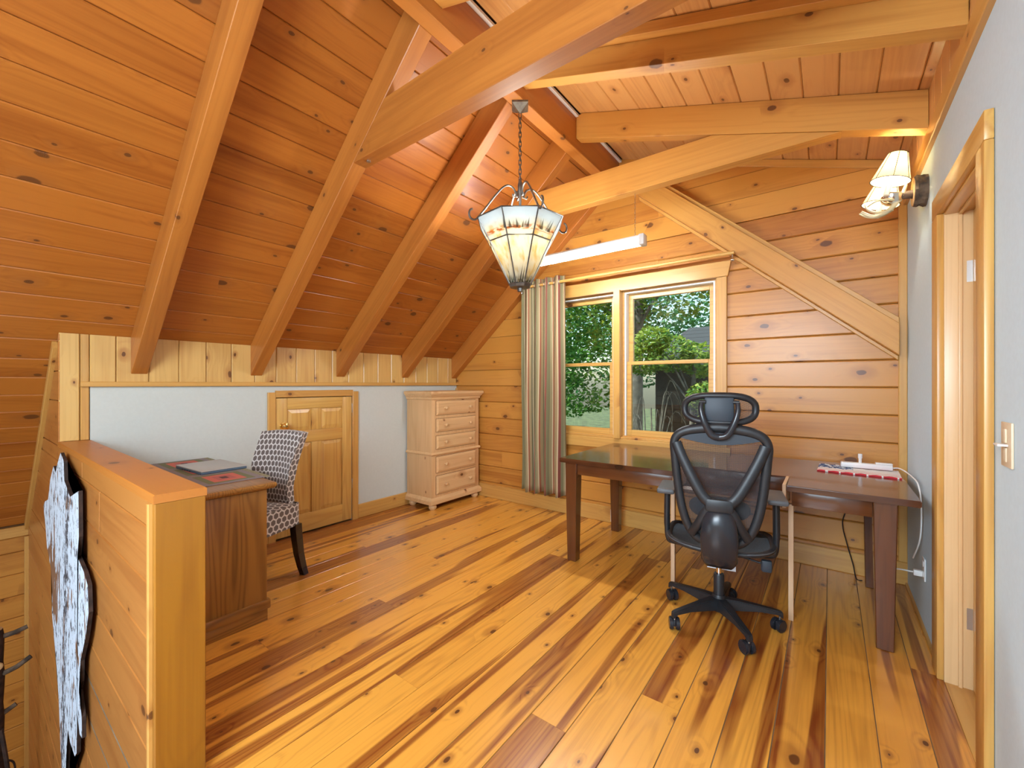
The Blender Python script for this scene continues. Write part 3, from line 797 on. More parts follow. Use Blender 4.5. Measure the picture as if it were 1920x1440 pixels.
# right-hand main-roof rafter across the gable wall, with its cap trim
XRF = RX1 + .10
def rz_(x): return RZ + .30 - SL * (x - RX1)
zr0 = 2.926 + SL * (-1.303)    # underside: z = zr0 - SL * x
pts = [(-1.36, zr0 + SL * 1.36), (XR - .045, zr0 - SL * (XR - .045)), (XR - .045, zr0 - SL * (XR - .045) + .205), (-1.36, zr0 + SL * 1.36 + .205)]
o = prism_xz('diagonal_rafter', pts, YG - .090, YG - .003, -AL, 'beam2')
tag(o, 'diagonal rafter running down the window wall towards the white wall', 'beam')
pts2 = [(p[0], p[1] + .205) for p in pts[:2]] + [(pts[1][0], pts[1][1] + .245), (pts[0][0], pts[0][1] + .245)]
prism_xz('cap_trim', pts2, YG - .070, YG - .003, -AL, 'trim', None).parent = o
o2 = o.children[0]; o2.matrix_basis = o.matrix_basis.inverted() @ o2.matrix_basis
pts3 = [(p[0], p[1] - .030) for p in pts[:2]] + [(pts[1][0], pts[1][1] - .001), (pts[0][0], pts[0][1] - .001)]
o3 = prism_xz('under_trim', pts3, YG - .032, YG - .003, -AL, 'trim', o); o3.matrix_basis = o.matrix_basis.inverted() @ o3.matrix_basis
# dormer rafters
def drafter(y0, wdt, label):
    x0, x1 = RX1 + .001, XR - .012
    dv = .180 / CD
    pts = [(x0, ceilD(x0) - .024), (x0, ceilD(x0) - dv - .004), (x1, ceilD(x1) - dv - .004), (x1, ceilD(x1) - .002), (x0 + .05, ceilD(x0 + .05) - .002), (x0 + .05, ceilD(x0) - .024)]
    o = prism_xz('dormer_rafter', pts, y0, y0 + wdt, -AD, 'beam2', None, .002)
    return tag(o, label, 'beam', 'low-pitched rafters of the dormer')
drafter(2.885, .080, 'low-pitched dormer rafter nearest the window wall, joined by the far tie beam')
dB = drafter(2.135, .080, 'low-pitched dormer rafter between the two tie beams, right of the pendant')
for x0, x1, d0, d1, y0, y1, nm in ((RX1 + .06, XR - .014, .003, .060, 2.085, 2.134, 'cleat'), (RX1 + .001, RX1 + .022, .05, .19, 2.085, 2.134, 'end_block')):
    o = prism_xz(nm, [(x0, ceilD(x0) - d0), (x0, ceilD(x0) - d1), (x1, ceilD(x1) - d1), (x1, ceilD(x1) - d0)], y0, y1, -AD, 'beam2', dB, .002); o.matrix_basis = dB.matrix_basis.inverted() @ o.matrix_basis
drafter(1.405, .080, 'low-pitched dormer rafter above the near tie beam, at the top edge')
def tie(y0, wdt, zb, zt, label):
    ul = lambda z: XL + (z - 1.61 + bd) / SL - .0 + .003        # underside of the rafter
    dv = .180 / CD + .004
    ud = lambda z: -1.57 + (3.387 - dv - z) / SD - .004          # underside of dormer rafter
    pts = [(ul(zb), zb), (ud(zb), zb), (ud(zt), zt), (ul(zt), zt)]
    o = prism_xz('tie_beam', pts, y0, y0 + wdt, 0, 'beam' if y0 < 2 else 'beam2', None, .003)
    c = lathe('bolt', [(.0, 0), (.012, .0), (.012, .006), (.0, .008)], 'steel', o, 10, T_((ul(zb) + .09 - sum(p[0] for p in pts) / 4, 0, zb - sum(p[1] for p in pts) / 4 - .005)), cap=False)
    return tag(o, label, 'beam', 'tie beams')
tie(1.413, .089, 2.60, 2.86, 'near tie beam crossing in front of the ridge, dark grain streak on its side')
tie(2.890, .080, 2.665, 2.875, 'far knotty tie beam running above the window behind the pendant')

# ------------------------------------------------------------------ outer shell, so that no sky leaks in
ro = box('roof', XS - .3, XR + .4, YR - .3, YG + .3, 3.75, 3.80, 'roofout'); struct(ro)

# ------------------------------------------------------------------ pendant lamp
LX, LY = -1.605, 2.215
pl = thing('pendant_lamp', (LX, LY, RZ), 'octagonal painted-glass pendant lamp hanging on a chain from the ridge beam', 'lamp')
ph0 = math.atan2(-LY, -LX)      # one panel faces this way
phs = ph0 + math.pi / 8
bm = bmesh.new()
tv = [bm.verts.new(c) for c in ((-.052, -.052, 0), (.052, -.052, 0), (.052, .052, 0), (-.052, .052, 0), (-.052, -.052, -.012), (.052, -.052, -.012), (.052, .052, -.012), (-.052, .052, -.012), (0, 0, -.055))]
for f in ((0, 1, 2, 3), (0, 1, 5, 4), (1, 2, 6, 5), (2, 3, 7, 6), (3, 0, 4, 7), (4, 5, 8), (5, 6, 8), (6, 7, 8), (7, 4, 8)): bm.faces.new([tv[i] for i in f])
from_bm('ceiling_canopy', bm, 'iron', pl, R_(math.degrees(ph0), 'Z'))
zc = -.055; n = 0
def chain_link(nm, z, rot, h, w, r, par, mat):
    pts = []
    for k in range(12):
        a = 2 * math.pi * k / 12
        x = w * math.cos(a); zz = (h - w) * (1 if math.sin(a) > 0 else -1) * (0 if abs(math.sin(a)) < .01 else 1) + w * math.sin(a)
        pts.append((x, 0, zz))
    return tube(nm, pts, r, mat, par, 6, True, None, T_((0, 0, z)) @ R_(rot, 'Z'))
lk = None
while zc > -.49:
    if lk is None: lk = [chain_link('chain_link', zc - .018, 20, .021, .0085, .0028, pl, 'iron'), chain_link('chain_link', zc - .018 - .030, 110, .021, .0085, .0028, pl, 'iron')]
    else:
        c = lk[n % 2].copy(); COL.objects.link(c); c.parent = pl; c.matrix_basis = T_((0, 0, zc - .018)) @ R_(20 + 90 * (n % 2), 'Z')
    if n == 0: n = 1; zc -= .030
    n += 1; zc -= .030
lathe('stem', [(.0, -.49), (.010, -.49), (.016, -.52), (.016, -.56), (.009, -.58), (.009, -.80), (.0, -.80)], 'iron', pl, 12, cap=False)
# frame: octagon levels
lev = [(.285, -.765), (.205, -.905), (.072, -1.165)]
def oc(r, z, k): a = phs + k * math.pi / 4; return V((r * math.cos(a), r * math.sin(a), z))
RH = 1 / math.cos(math.pi / 8)
def panel(nm, k, la, lb, mat):
    a, b, c, d = oc(la[0], la[1], k), oc(la[0], la[1], k + 1), oc(lb[0], lb[1], k + 1), oc(lb[0], lb[1], k)
    me = bpy.data.meshes.new(nm); nrm = (b - a).cross(d - a).normalized() * .0015
    vs = [p + nrm for p in (a, b, c, d)] + [p - nrm for p in (a, b, c, d)]
    me.from_pydata(vs, [], [(0, 1, 2, 3), (7, 6, 5, 4), (0, 4, 5, 1), (1, 5, 6, 2), (2, 6, 7, 3), (3, 7, 4, 0)])
    uv = me.uv_layers.new(name='UVMap'); cu = [(0, 1), (1, 1), (1, 0), (0, 0)] * 2
    for lp in me.loops: uv.data[lp.index].uv = cu[lp.vertex_index]
    return link(nm, me, mat, pl)
for k in range(8):
    panel('upper_pane', k, lev[0], lev[1], 'pgu'); panel('lower_pane', k, lev[1], lev[2], 'pgl')
    tube('lead_came', [oc(lev[0][0], lev[0][1], k), oc(lev[1][0], lev[1][1], k), oc(lev[2][0], lev[2][1], k)], .0045, 'iron', pl, 6)
for r, z in lev: tube('ring_came', [oc(r, z, k) for k in range(8)], .0048, 'iron', pl, 6, True)
lathe('bottom_cap', [(.0, -1.160), (.070, -1.160), (.074, -1.170), (.066, -1.185), (.020, -1.190), (.018, -1.210), (.0, -1.212)], 'iron', pl, 8, cap=False, phase=phs, smooth=None)
for k in range(4):
    a = phs + k * math.pi / 2 + math.pi / 4 * 0
    e = V((math.cos(a), math.sin(a), 0))
    pr = [(.020, -.60), (.030, -.575), (.050, -.545), (.085, -.535), (.125, -.560), (.175, -.620), (.225, -.690), (.270, -.750), (.300, -.785), (.330, -.782), (.342, -.755), (.335, -.730), (.320, -.722)]
    tube('arm', smooth_path([e * r + V((0, 0, z)) for r, z in pr], 3), .0065, 'iron', pl, 7)
    pr = [(.012, -.555), (.022, -.58), (.034, -.60), (.048, -.600), (.052, -.585)]
    tube('scroll', smooth_path([e * r + V((0, 0, z)) for r, z in pr], 3), .005, 'iron', pl, 6)
bm = bmesh.new(); bmesh.ops.create_uvsphere(bm, u_segments=14, v_segments=10, radius=.032)
from_bm('bulb', bm, 'bulb', pl, T_((0, 0, -.90)), 60)
light('pendant_bulb', 'POINT', (0, 0, -.955), 1.0, (1.0, .95, .84), radius=.045, parent=pl)
light('pendant_uplight', 'POINT', (0, 0, -.815), 22, (1.0, .95, .84), radius=.05, parent=pl)

# ------------------------------------------------------------------ hanging LED tube
FX0, FX1, FY, FZ = -2.13, -1.055, 2.93, 2.315
fx = thing('shop_light', ((FX0 + FX1) / 2, FY, FZ), 'white tube light hanging on thin chains below the far tie beam', 'light')
hl = (FX1 - FX0) / 2
box('housing', -hl, hl, -.030, .030, .004, .036, 'wplast', fx, .006)
def dif():
    prof = [(-.034, .004), (-.036, -.012), (-.026, -.030), (0, -.036), (.026, -.030), (.036, -.012), (.034, .004)]
    bm = bmesh.new()
    A = [bm.verts.new((-hl + .02, y, z)) for y, z in prof]; B = [bm.verts.new((hl - .02, y, z)) for y, z in prof]
    for i in range(len(prof)): bm.faces.new((A[i], B[i], B[(i + 1) % len(prof)], A[(i + 1) % len(prof)]))
    bm.faces.new(A); bm.faces.new(B)
    return from_bm('diffuser', bm, 'tube', fx, None, 40)
dif()
for sx in (-1, 1):
    box('end_cap', sx * hl - .02, sx * hl + .02, -.038, .038, -.038, .040, 'wplast', fx, .008)
    zt = 2.665 - FZ; xx = sx * (hl - .055)
    nl = int((zt - .036) / .018); first = None
    for i in range(nl):
        if first is None: first = chain_link('hanging_link', .036 + .009, 0, .011, .004, .0011, fx, 'chrome'); first.matrix_basis = T_((xx, 0, .045)); c = first
        else:
            c = first.copy(); COL.objects.link(c); c.parent = fx; c.matrix_basis = T_((xx, 0, .045 + i * (zt - .05) / max(1, nl - 1))) @ R_(90 * (i % 2), 'Z')

# ------------------------------------------------------------------ antler wall sconce
SY, SZ = 3.03, 2.305
sc = thing('wall_sconce', (XR, SY, SZ), 'twin-shade antler wall lamp on a bark log slice beside the doorway', 'lamp')
mR = R_(-90, 'Y')
prof = [(.0, .0), (.078, .0), (.080, .012), (.075, .026), (.079, .040), (.074, .050), (.0, .050)]
sl = lathe('log_slice', prof, 'bark', sc, 18, mR, cap=False, smooth=None)
for v in sl.data.vertices:
    q = 1 + .05 * math.sin(5 * math.atan2(v.co.y, v.co.x) + v.co.z * 90); v.co.x *= q; v.co.y *= q
lathe('cut_face', [(.0, 0), (.071, 0), (.071, .003), (.0, .003)], 'cutwood', sc, 18, T_((-.0505, 0, 0)) @ mR, cap=False)
tube('branch_arm', smooth_path([(-.05, 0, -.01), (-.085, 0, -.005), (-.12, -.005, .0), (-.15, .0, .012)], 3), [.024, .022, .021, .022, .02, .019, .02, .018, .018, .017], 'bark', sc, 8)
def antler(nm, pts, r0, r1):
    p = smooth_path(pts, 4); n = len(p)
    return tube(nm, p, [r0 + (r1 - r0) * i / (n - 1) for i in range(n)], 'antler', sc, 8)
antler('antler', [(-.10, 0, -.01), (-.135, -.02, -.065), (-.185, -.035, -.10), (-.225, -.045, -.095), (-.262, -.05, -.065)], .014, .004)
antler('antler_tine', [(-.175, -.03, -.095), (-.215, -.06, -.112), (-.245, -.075, -.10), (-.268, -.085, -.082)], .009, .003)
antler('antler_tine', [(-.165, -.03, -.085), (-.205, -.005, -.07), (-.235, .01, -.04), (-.245, .015, -.01)], .009, .003)
antler('antler_tine', [(-.095, -.01, -.01), (-.082, -.015, .035), (-.068, -.02, .075)], .011, .003)
antler('antler_tine', [(-.13, .03, -.06), (-.18, .07, -.075), (-.23, .09, -.06), (-.265, .10, -.03)], .010, .003)
antler('antler_tine', [(-.11, -.01, -.03), (-.15, -.05, -.03), (-.20, -.08, -.035), (-.24, -.09, -.06)], .008, .003)
def sconce_light(x, y, z, tilt):
    mt = T_((x, y, z)) @ R_(tilt, 'Y')
    st = lathe('lamp_shade', [(.083, 0), (.041, .140), (.039, .140), (.081, 0)], 'shade', sc, 28, mt, cap=False)
    for k in range(7):
        a = 2 * math.pi * k / 7 + .3
        tube('shade_lacing', [(.0845 * math.cos(a), .0845 * math.sin(a), 0), (.0425 * math.cos(a), .0425 * math.sin(a), .140)], .0014, 'barkdk', st, 5)
    for r, z2 in ((.084, 0), (.0415, .140)):
        tube('shade_rim', [(r * math.cos(2 * math.pi * k / 24), r * math.sin(2 * math.pi * k / 24), z2) for k in range(24)], .0018, 'barkdk', st, 5, True)
    lathe('candle_sleeve', [(.0, -.07), (.012, -.07), (.012, .012), (.0, .012)], 'wplast', sc, 12, mt, cap=False)
    bm = bmesh.new(); bmesh.ops.create_uvsphere(bm, u_segments=10, v_segments=8, radius=.018)
    b = from_bm('bulb', bm, 'bulb', sc, mt @ T_((0, 0, .045)), 60)
    l = light('sconce_bulb', 'POINT', (0, 0, 0), 3.4, (1.0, .92, .78), radius=.02, parent=sc); l.matrix_basis = mt @ T_((0, 0, .075))
sconce_light(-.147, -.06, .060, 13)
sconce_light(-.176, .075, -.010, 13)
bm = bmesh.new(); bmesh.ops.create_uvsphere(bm, u_segments=18, v_segments=10, radius=.05)
bmesh.ops.delete(bm, geom=[v for v in bm.verts if v.co.z > .012], context='VERTS')
from_bm('drip_bowl', bm, 'chrome', sc, T_((-.135, .0, .0)), 60)

# ------------------------------------------------------------------ dark desk under the window
TX0, TX1, TY0, TY1, TZ0 = -1.585, .338, 2.675, 3.655, .76
dk = thing('writing_table', ((TX0 + TX1) / 2, (TY0 + TY1) / 2, 0), 'long dark red-brown wooden table below the window', 'table')
dinv = T_((-(TX0 + TX1) / 2, -(TY0 + TY1) / 2, 0))
def dbox(nm, x0, x1, y0, y1, z0, z1, mat, bev=.003, par=dk): return box(nm, x0, x1, y0, y1, z0, z1, mat, par, bev, dinv)
KX0, KX1, KY = -.775, -.185, 2.93          # notch for the open tray
bm = bmesh.new()
out = [(TX0, TY0), (KX0, TY0), (KX0, KY), (KX1, KY), (KX1, TY0), (TX1, TY0), (TX1, TY1), (TX0, TY1)]
cxx, cyy = (TX0 + TX1) / 2, (TY0 + TY1) / 2
a = [bm.verts.new((x - cxx, y - cyy, -.016)) for x, y in out]; b = [bm.verts.new((x - cxx, y - cyy, .016)) for x, y in out]
bm.faces.new(a[::-1]); bm.faces.new(b)
for i in range(8): bm.faces.new((a[i], a[(i + 1) % 8], b[(i + 1) % 8], b[i]))
bmesh.ops.bevel(bm, geom=bm.edges[:], offset=.004, segments=2, affect='EDGES')
from_bm('tabletop', bm, 'mahogx', dk, T_((0, 0, TZ0 - .016)), 40)
lg = [(-1.515, 2.765), (-1.515, 3.545), (.215, 2.765), (.215, 3.545)]
for x, y in lg:
    bm = bmesh.new(); r = bmesh.ops.create_cube(bm, size=1)
    for v in r['verts']:
        k = .046 if v.co.z > 0 else .034
        v.co = V((math.copysign(k, v.co.x), math.copysign(k, v.co.y), .364 if v.co.z > 0 else -.364))
    bmesh.ops.bevel(bm, geom=bm.edges[:], offset=.004, segments=1, affect='EDGES')
    from_bm('leg', bm, 'mahogz', dk, dinv @ T_((x, y, .364)))
for x0, x1 in ((-1.469, KX0 - .02), (KX1 + .02, .169)): dbox('apron', x0, x1, 2.735, 2.760, .640, .727, 'mahogx')
dbox('apron', -1.469, .169, 3.552, 3.577, .640, .727, 'mahogx')
dbox('apron', -1.548, -1.523, 2.811, 3.499, .640, .727, 'mahogy'); dbox('apron', .223, .248, 2.811, 3.499, .640, .727, 'mahogy')
dbox('apron', KX0, KX1, KY + .002, KY + .024, .620, .727, 'mahogx')
# pale plywood tray let into the notch, on two thin legs
tr = thing('plywood_tray', ((KX0 + KX1) / 2, 2.82, 0), 'pale plywood tray on thin legs set into the table front', 'tray')
tinv = T_((-(KX0 + KX1) / 2, -2.82, 0))
def tbox(nm, x0, x1, y0, y1, z0, z1, mat, bev=.0015): return box(nm, x0, x1, y0, y1, z0, z1, mat, tr, bev, tinv)
tbox('side_panel', KX0 + .002, KX0 + .018, 2.665, 2.926, .640, .764, 'plyy'); tbox('side_panel', KX1 - .018, KX1 - .002, 2.665, 2.926, .640, .764, 'plyy')
tbox('back_panel', KX0 + .019, KX1 - .019, 2.912, 2.926, .640, .752, 'mahogx'); tbox('bottom_panel', KX0 + .019, KX1 - .019, 2.67, 2.911, .640, .650, 'mahogx')
tbox('leg', KX0 - .040, KX0 - .016, 2.770, 2.800, 0, .636, 'plyz'); tbox('leg', KX1 + .002, KX1 + .026, 2.770, 2.800, 0, .638, 'plyz')
pp = tag(box('paper_note', -.74, -.64, 2.72, 2.80, .6505, .6525, 'paper'), 'small white paper note lying inside the plywood tray', 'paper')

# knitted flag mat, power strip with adapter, cords
fm = bpy.data.objects.new('x', None)
bpy.data.objects.remove(fm)
bm = bmesh.new(); nx, ny = 28, 14; hx, hy = .195, .125
gv = [[bm.verts.new((-hx + 2 * hx * i / nx, -hy + 2 * hy * j / ny + .006 * math.sin(i * 1.35) * (j in (0, ny)), .005 + .003 * abs(math.sin(i * .7)) + .002 * math.cos(j * math.pi))) for j in range(ny + 1)] for i in range(nx + 1)]
for i in range(nx):
    for j in range(ny): bm.faces.new((gv[i][j], gv[i + 1][j], gv[i + 1][j + 1], gv[i][j + 1]))
ex = bmesh.ops.extrude_face_region(bm, geom=bm.faces[:])
for v in ex['geom']:
    if isinstance(v, bmesh.types.BMVert): v.co.z = 0
fm = from_bm('flag_mat', bm, 'flag', None, T_((.135, 3.355, TZ0 + .0008)) @ R_(-2, 'Z'), 60)
tag(fm, 'knitted mat with red and white stripes and a blue corner', 'mat')
ps = thing('power_strip', (.18, 3.435, TZ0 + .0125), 'white power strip resting on the striped knitted mat', 'power strip', None, 4)
box('body', -.125, .125, -.022, .022, 0, .032, 'wplast', ps, .006); box('switch_block', .045, .125, -.018, .018, .032, .042, 'wplast', ps, .004)
lathe('plug_adapter', [(.0, .030), (.008, .030), (.008, .058), (.011, .062), (.011, .088), (.0, .090)], 'wplast', ps, 14, T_((-.028, 0, 0)), cap=False)
tube('power_cord', smooth_path([(.125, 0, .014), (.15, -.02, .02), (.170, -.09, .012), (.178, -.20, .002), (.182, -.30, -.02), (.186, -.34, -.12), (.186, -.32, -.30), (.18, -.2, -.45)], 5), .0038, 'wplast', ps, 8)
cw = tube('loose_cord', smooth_path([(.150, 3.655, .70), (.145, 3.67, .56), (.085, 3.675, .42), (.070, 3.68, .33), (.095, 3.68, .20), (.125, 3.67, .08), (.14, 3.62, .006), (.17, 3.60, .006)], 6), .0035, 'cordblk', None, 7)
tag(cw, 'thin black cord dangling below the table against the window wall', 'cord')
# wall outlets and switch
def outlet(nm, mtx, label, mat, w=.070, h=.115, sockets=True):
    o = thing(nm, (0, 0, 0), label, 'wall plate'); o.matrix_basis = mtx
    box('plate', -w / 2, w / 2, -h / 2, h / 2, 0, .006, mat, o, .002)
    if sockets:
        for s in (-1, 1): box('socket', -.016, .016, s * .027 - .014, s * .027 + .014, .006, .009, mat, o, .002)
    return o
onR = basis((XR - .0005, 3.085, .325), Y_, Z_, -X_); onR = basis((XR - .0005, 3.085, .325), -Y_, Z_, -X_)
o = outlet('power_outlet', onR, 'white outlet low on the white wall beside the table leg', 'wplast')
box('plug', -.014, .014, -.042, -.012, .009, .045, 'wplast', o, .005)
tube('plug_cord', smooth_path([(0, -.027, .045), (.005, -.025, .09), (-.02, -.035, .13), (-.09, -.045, .15), (-.2, -.06, .155)], 4), .004, 'wplast', o, 7)
o = outlet('power_outlet', basis((-1.60, YG - .0205, .073), X_, Z_, -Y_), 'white outlet in the baseboard behind the left table leg', 'wplast')
sw2 = outlet('light_switch', basis((XR - .0005, 1.775, 1.13), -Y_, Z_, -X_), 'almond double switch plate on the white wall by the doorway', 'beige', .085, .125, False)
box('dimmer_slider', -.014, .014, .006, .045, .006, .011, 'beige', sw2, .002); box('rocker', -.014, .014, -.048, -.008, .006, .010, 'beige', sw2, .002); box('lever', -.020, .020, -.004, .002, .006, .026, 'wplast', sw2, .001)

# ------------------------------------------------------------------ mesh office chair
oc_ = thing('office_chair', (-.486, 2.53, 0), 'black mesh office chair with headrest pulled up to the table', 'chair', None, 11)
cast0 = None
for k in range(5):
    an = math.radians(19 + 72 * k - 11)
    bm = bmesh.new()
    secs = [(.020, .034, .075, .135), (.10, .028, .082, .130), (.20, .022, .090, .118), (.285, .019, .086, .106), (.305, .016, .066, .100)]
    rg = []
    for r, w, z0, z1 in secs:
        rg.append([bm.verts.new(c) for c in ((r, -w, z0), (r, w, z0), (r, w * .75, z1), (r, -w * .75, z1))])
    for A, B in zip(rg, rg[1:]):
        for i in range(4): bm.faces.new((A[i], A[(i + 1) % 4], B[(i + 1) % 4], B[i]))
    bm.faces.new(rg[0]); bm.faces.new(rg[-1][::-1])
    bmesh.ops.bevel(bm, geom=bm.edges[:], offset=.004, segments=2, affect='EDGES')
    arm = from_bm('base_arm', bm, 'black', oc_, Matrix.Rotation(an, 4, 'Z'), 45)
    mt = T_((.292, 0, 0)) @ R_([40, 75, -30, 60, 10][k], 'Z')
    lathe('caster_stem', [(.006, .05), (.006, .075), (.0, .075)], 'steel', arm, 8, T_((.292, 0, 0)), cap=False)
    if cast0 is None:
        bm = bmesh.new()
        for sx in (-1, 1):
            r = bmesh.ops.create_cone(bm, cap_ends=True, segments=20, radius1=.033, radius2=.033, depth=.019, matrix=T_((-.012, sx * .016, .033)) @ R_(90, 'X'))
        bmesh.ops.bevel(bm, geom=[e for e in bm.edges if abs(e.calc_face_angle(0)) > 1], offset=.004, segments=2, affect='EDGES')
        bm_box(bm, -.030, .010, -.006, .006, .024, .058, .004)
        cast0 = from_bm('caster', bm, 'blackgl', arm, mt, 40)
    else:
        c = cast0.copy(); COL.objects.link(c); c.parent = arm; c.matrix_basis = mt
lathe('hub', [(.0, .060), (.030, .060), (.036, .075), (.036, .135), (.030, .150), (.0, .150)], 'black', oc_, 20, cap=False)
lathe('lift_sleeve', [(.0, .14), (.027, .14), (.027, .255), (.024, .262), (.0, .262)], 'black', oc_, 18, cap=False)
lathe('lift_piston', [(.0, .26), (.014, .26), (.014, .40), (.0, .40)], 'chrome', oc_, 16, cap=False)
box('tilt_mechanism', -.085, .085, -.16, .13, .375, .420, 'black', oc_, .012)
# height lever with paddle
tube('height_lever', smooth_path([(.08, -.02, .385), (.15, -.03, .375), (.215, -.04, .365)], 4), .0055, 'black', oc_, 8)
bm = bmesh.new(); bm_box(bm, .195, .245, -.062, -.030, .330, .392, .010); from_bm('lever_paddle', bm, 'slate', oc_, None, 45)
# seat
def seat_outline(n, wx, wy, e=3.2):
    return [(math.copysign(abs(math.cos(t)) ** (2 / e), math.cos(t)) * wx, math.copysign(abs(math.sin(t)) ** (2 / e), math.sin(t)) * wy) for t in [2 * math.pi * i / n for i in range(n)]]
ol = seat_outline(40, .250, .240)
def seatz(x, y): return .470 - .020 * (1 - (x / .25) ** 2) + (-.03 * max(0, (y - .10) / .14) ** 2) + .012 * max(0, (-y - .1) / .14)
tube('seat_rim', [(x, y, seatz(x, y)) for x, y in ol], .014, 'black', oc_, 8, True)
tube('seat_piping', [(x * 1.035, y * 1.035, seatz(x, y) + .004) for x, y in ol], .004, 'greyp', oc_, 6, True)
bm = bmesh.new(); cen = bm.verts.new((0, 0, seatz(0, 0))); prev = None; rings = []
for f in (.33, .66, 1.0): rings.append([bm.verts.new((x * f, y * f, seatz(x * f, y * f))) for x, y in ol])
for i in range(40):
    bm.faces.new((cen, rings[0][i], rings[0][(i + 1) % 40]))
    for A, B in zip(rings, rings[1:]): bm.faces.new((A[i], B[i], B[(i + 1) % 40], A[(i + 1) % 40]))
from_bm('seat_mesh', bm, 'seatmesh', oc_, None, 60)
box('seat_support', -.20, .20, -.10, .10, .418, .438, 'black', oc_, .006)
# back frame
YB = -.262
def back_y(z): return YB - .055 * max(0, (z - .70)) + .09 * max(0, (.62 - z)) * 1.6
half = [(x * .86, z) for x, z in ((.0, 1.086), (.09, 1.080), (.17, 1.066), (.222, 1.040), (.240, 1.000), (.236, .94), (.226, .84), (.212, .74), (.194, .66), (.165, .585), (.120, .530), (.06, .503))]
loop = [(x, z) for x, z in half] + [(0, .498)] + [(-x, z) for x, z in half[::-1][:-1]]
lp = smooth_path([(x, back_y(z), z) for x, z in loop], 4, True)
rad = [.021 + .006 * max(0, (p.z - 1.03) / .06) for p in lp]
tube('back_frame', lp, rad, 'black', oc_, 10, True, (V((0, 1, 0)), .7))
# broad top band
bm = bmesh.new()
pr = []
for i in range(17):
    x = -.178 + .356 * i / 16; zt = 1.076 - .9 * x * x * .55; zb = 1.030 - .028 * math.cos(x / .178 * math.pi / 2)
    pr.append((x, zt, zb))
fr = [[bm.verts.new((x, back_y(z) + d, z)) for x, zt, zb in pr for z in (zt, zb)] for d in (-.008, .010)]
for i in range(16):
    for L_ in fr: bm.faces.new((L_[2 * i], L_[2 * i + 1], L_[2 * i + 3], L_[2 * i + 2]))
    bm.faces.new((fr[0][2 * i + 1], fr[1][2 * i + 1], fr[1][2 * i + 3], fr[0][2 * i + 3]))
from_bm('top_band', bm, 'slate', oc_, None, 50)
# netting inside the frame (its own mesh, bowed forward a little)
bm = bmesh.new(); rows = []
hw = sorted(half, key=lambda p: p[1])
def halfw(z):
    for (x0, z0), (x1, z1) in zip(hw, hw[1:]):
        if z0 <= z <= z1: return x0 + (x1 - x0) * (z - z0) / max(1e-6, z1 - z0)
    return 0
for j in range(19):
    z = .515 + (1.055 - .515) * j / 18; w = max(.02, halfw(z) - .004)
    rows.append([bm.verts.new((-w + 2 * w * i / 12, back_y(z) + .012 + .022 * math.cos((-1 + 2 * i / 12) * math.pi / 2) * math.sin((z - .5) / .56 * math.pi), z)) for i in range(13)])
for A, B in zip(rows, rows[1:]):
    for i in range(12): bm.faces.new((A[i], A[i + 1], B[i + 1], B[i]))
from_bm('back_netting', bm, 'mesh', oc_, None, 60)
# X-shaped rear support
for s in (-1, 1):
    pth = smooth_path([(s * .196, YB - .022, 1.005), (s * .168, YB - .030, .935), (s * .115, YB - .042, .825), (s * .072, YB - .048, .750), (s * .03, YB - .052, .715), (0, YB - .052, .708)], 4)
    tube('back_brace', pth, [.026] * len(pth), 'black', oc_, 10, False, (V((0, 1, 0)), .6))
    pth = smooth_path([(s * .028, YB - .052, .712), (s * .060, YB - .046, .672), (s * .090, YB - .030, .610), (s * .125, YB - .0, .548)], 4)
    tube('lower_brace', pth, .022, 'black', oc_, 10, False, (V((0, 1, 0)), .6))
box('brace_joint', -.062, .062, YB - .068, YB - .038, .680, .745, 'black', oc_, .012)
# broad spine tongue
bm = bmesh.new(); rows = []
for z, w, y in ((.688, .050, -.045), (.675, .062, -.056), (.62, .076, -.066), (.55, .083, -.066), (.48, .080, -.052), (.42, .073, -.020), (.385, .062, .03), (.372, .045, .10)):
    yy = YB + y
    rows.append([bm.verts.new(c) for c in ((-w, yy + .006, z), (-w * .86, yy - .010, z), (0, yy - .013, z), (w * .86, yy - .010, z), (w, yy + .006, z), (w * .7, yy + .026, z), (-w * .7, yy + .026, z))])
for A, B in zip(rows, rows[1:]):
    for i in range(7): bm.faces.new((A[i], A[(i + 1) % 7], B[(i + 1) % 7], B[i]))
bm.faces.new(rows[0]); bm.faces.new(rows[-1][::-1])
from_bm('spine_plate', bm, 'blackgl', oc_, None, 60)
# lumbar pad in front of the netting
bm = bmesh.new(); bmesh.ops.create_uvsphere(bm, u_segments=28, v_segments=14, radius=1)
for v in bm.verts:
    x, y, z = v.co; v.co = V((x * .142, YB + .050 + y * .018 + .03 * (x * x), .670 + z * (.078 - .02 * (1 - x * x))))
from_bm('lumbar_pad', bm, 'slate', oc_, None, 60)
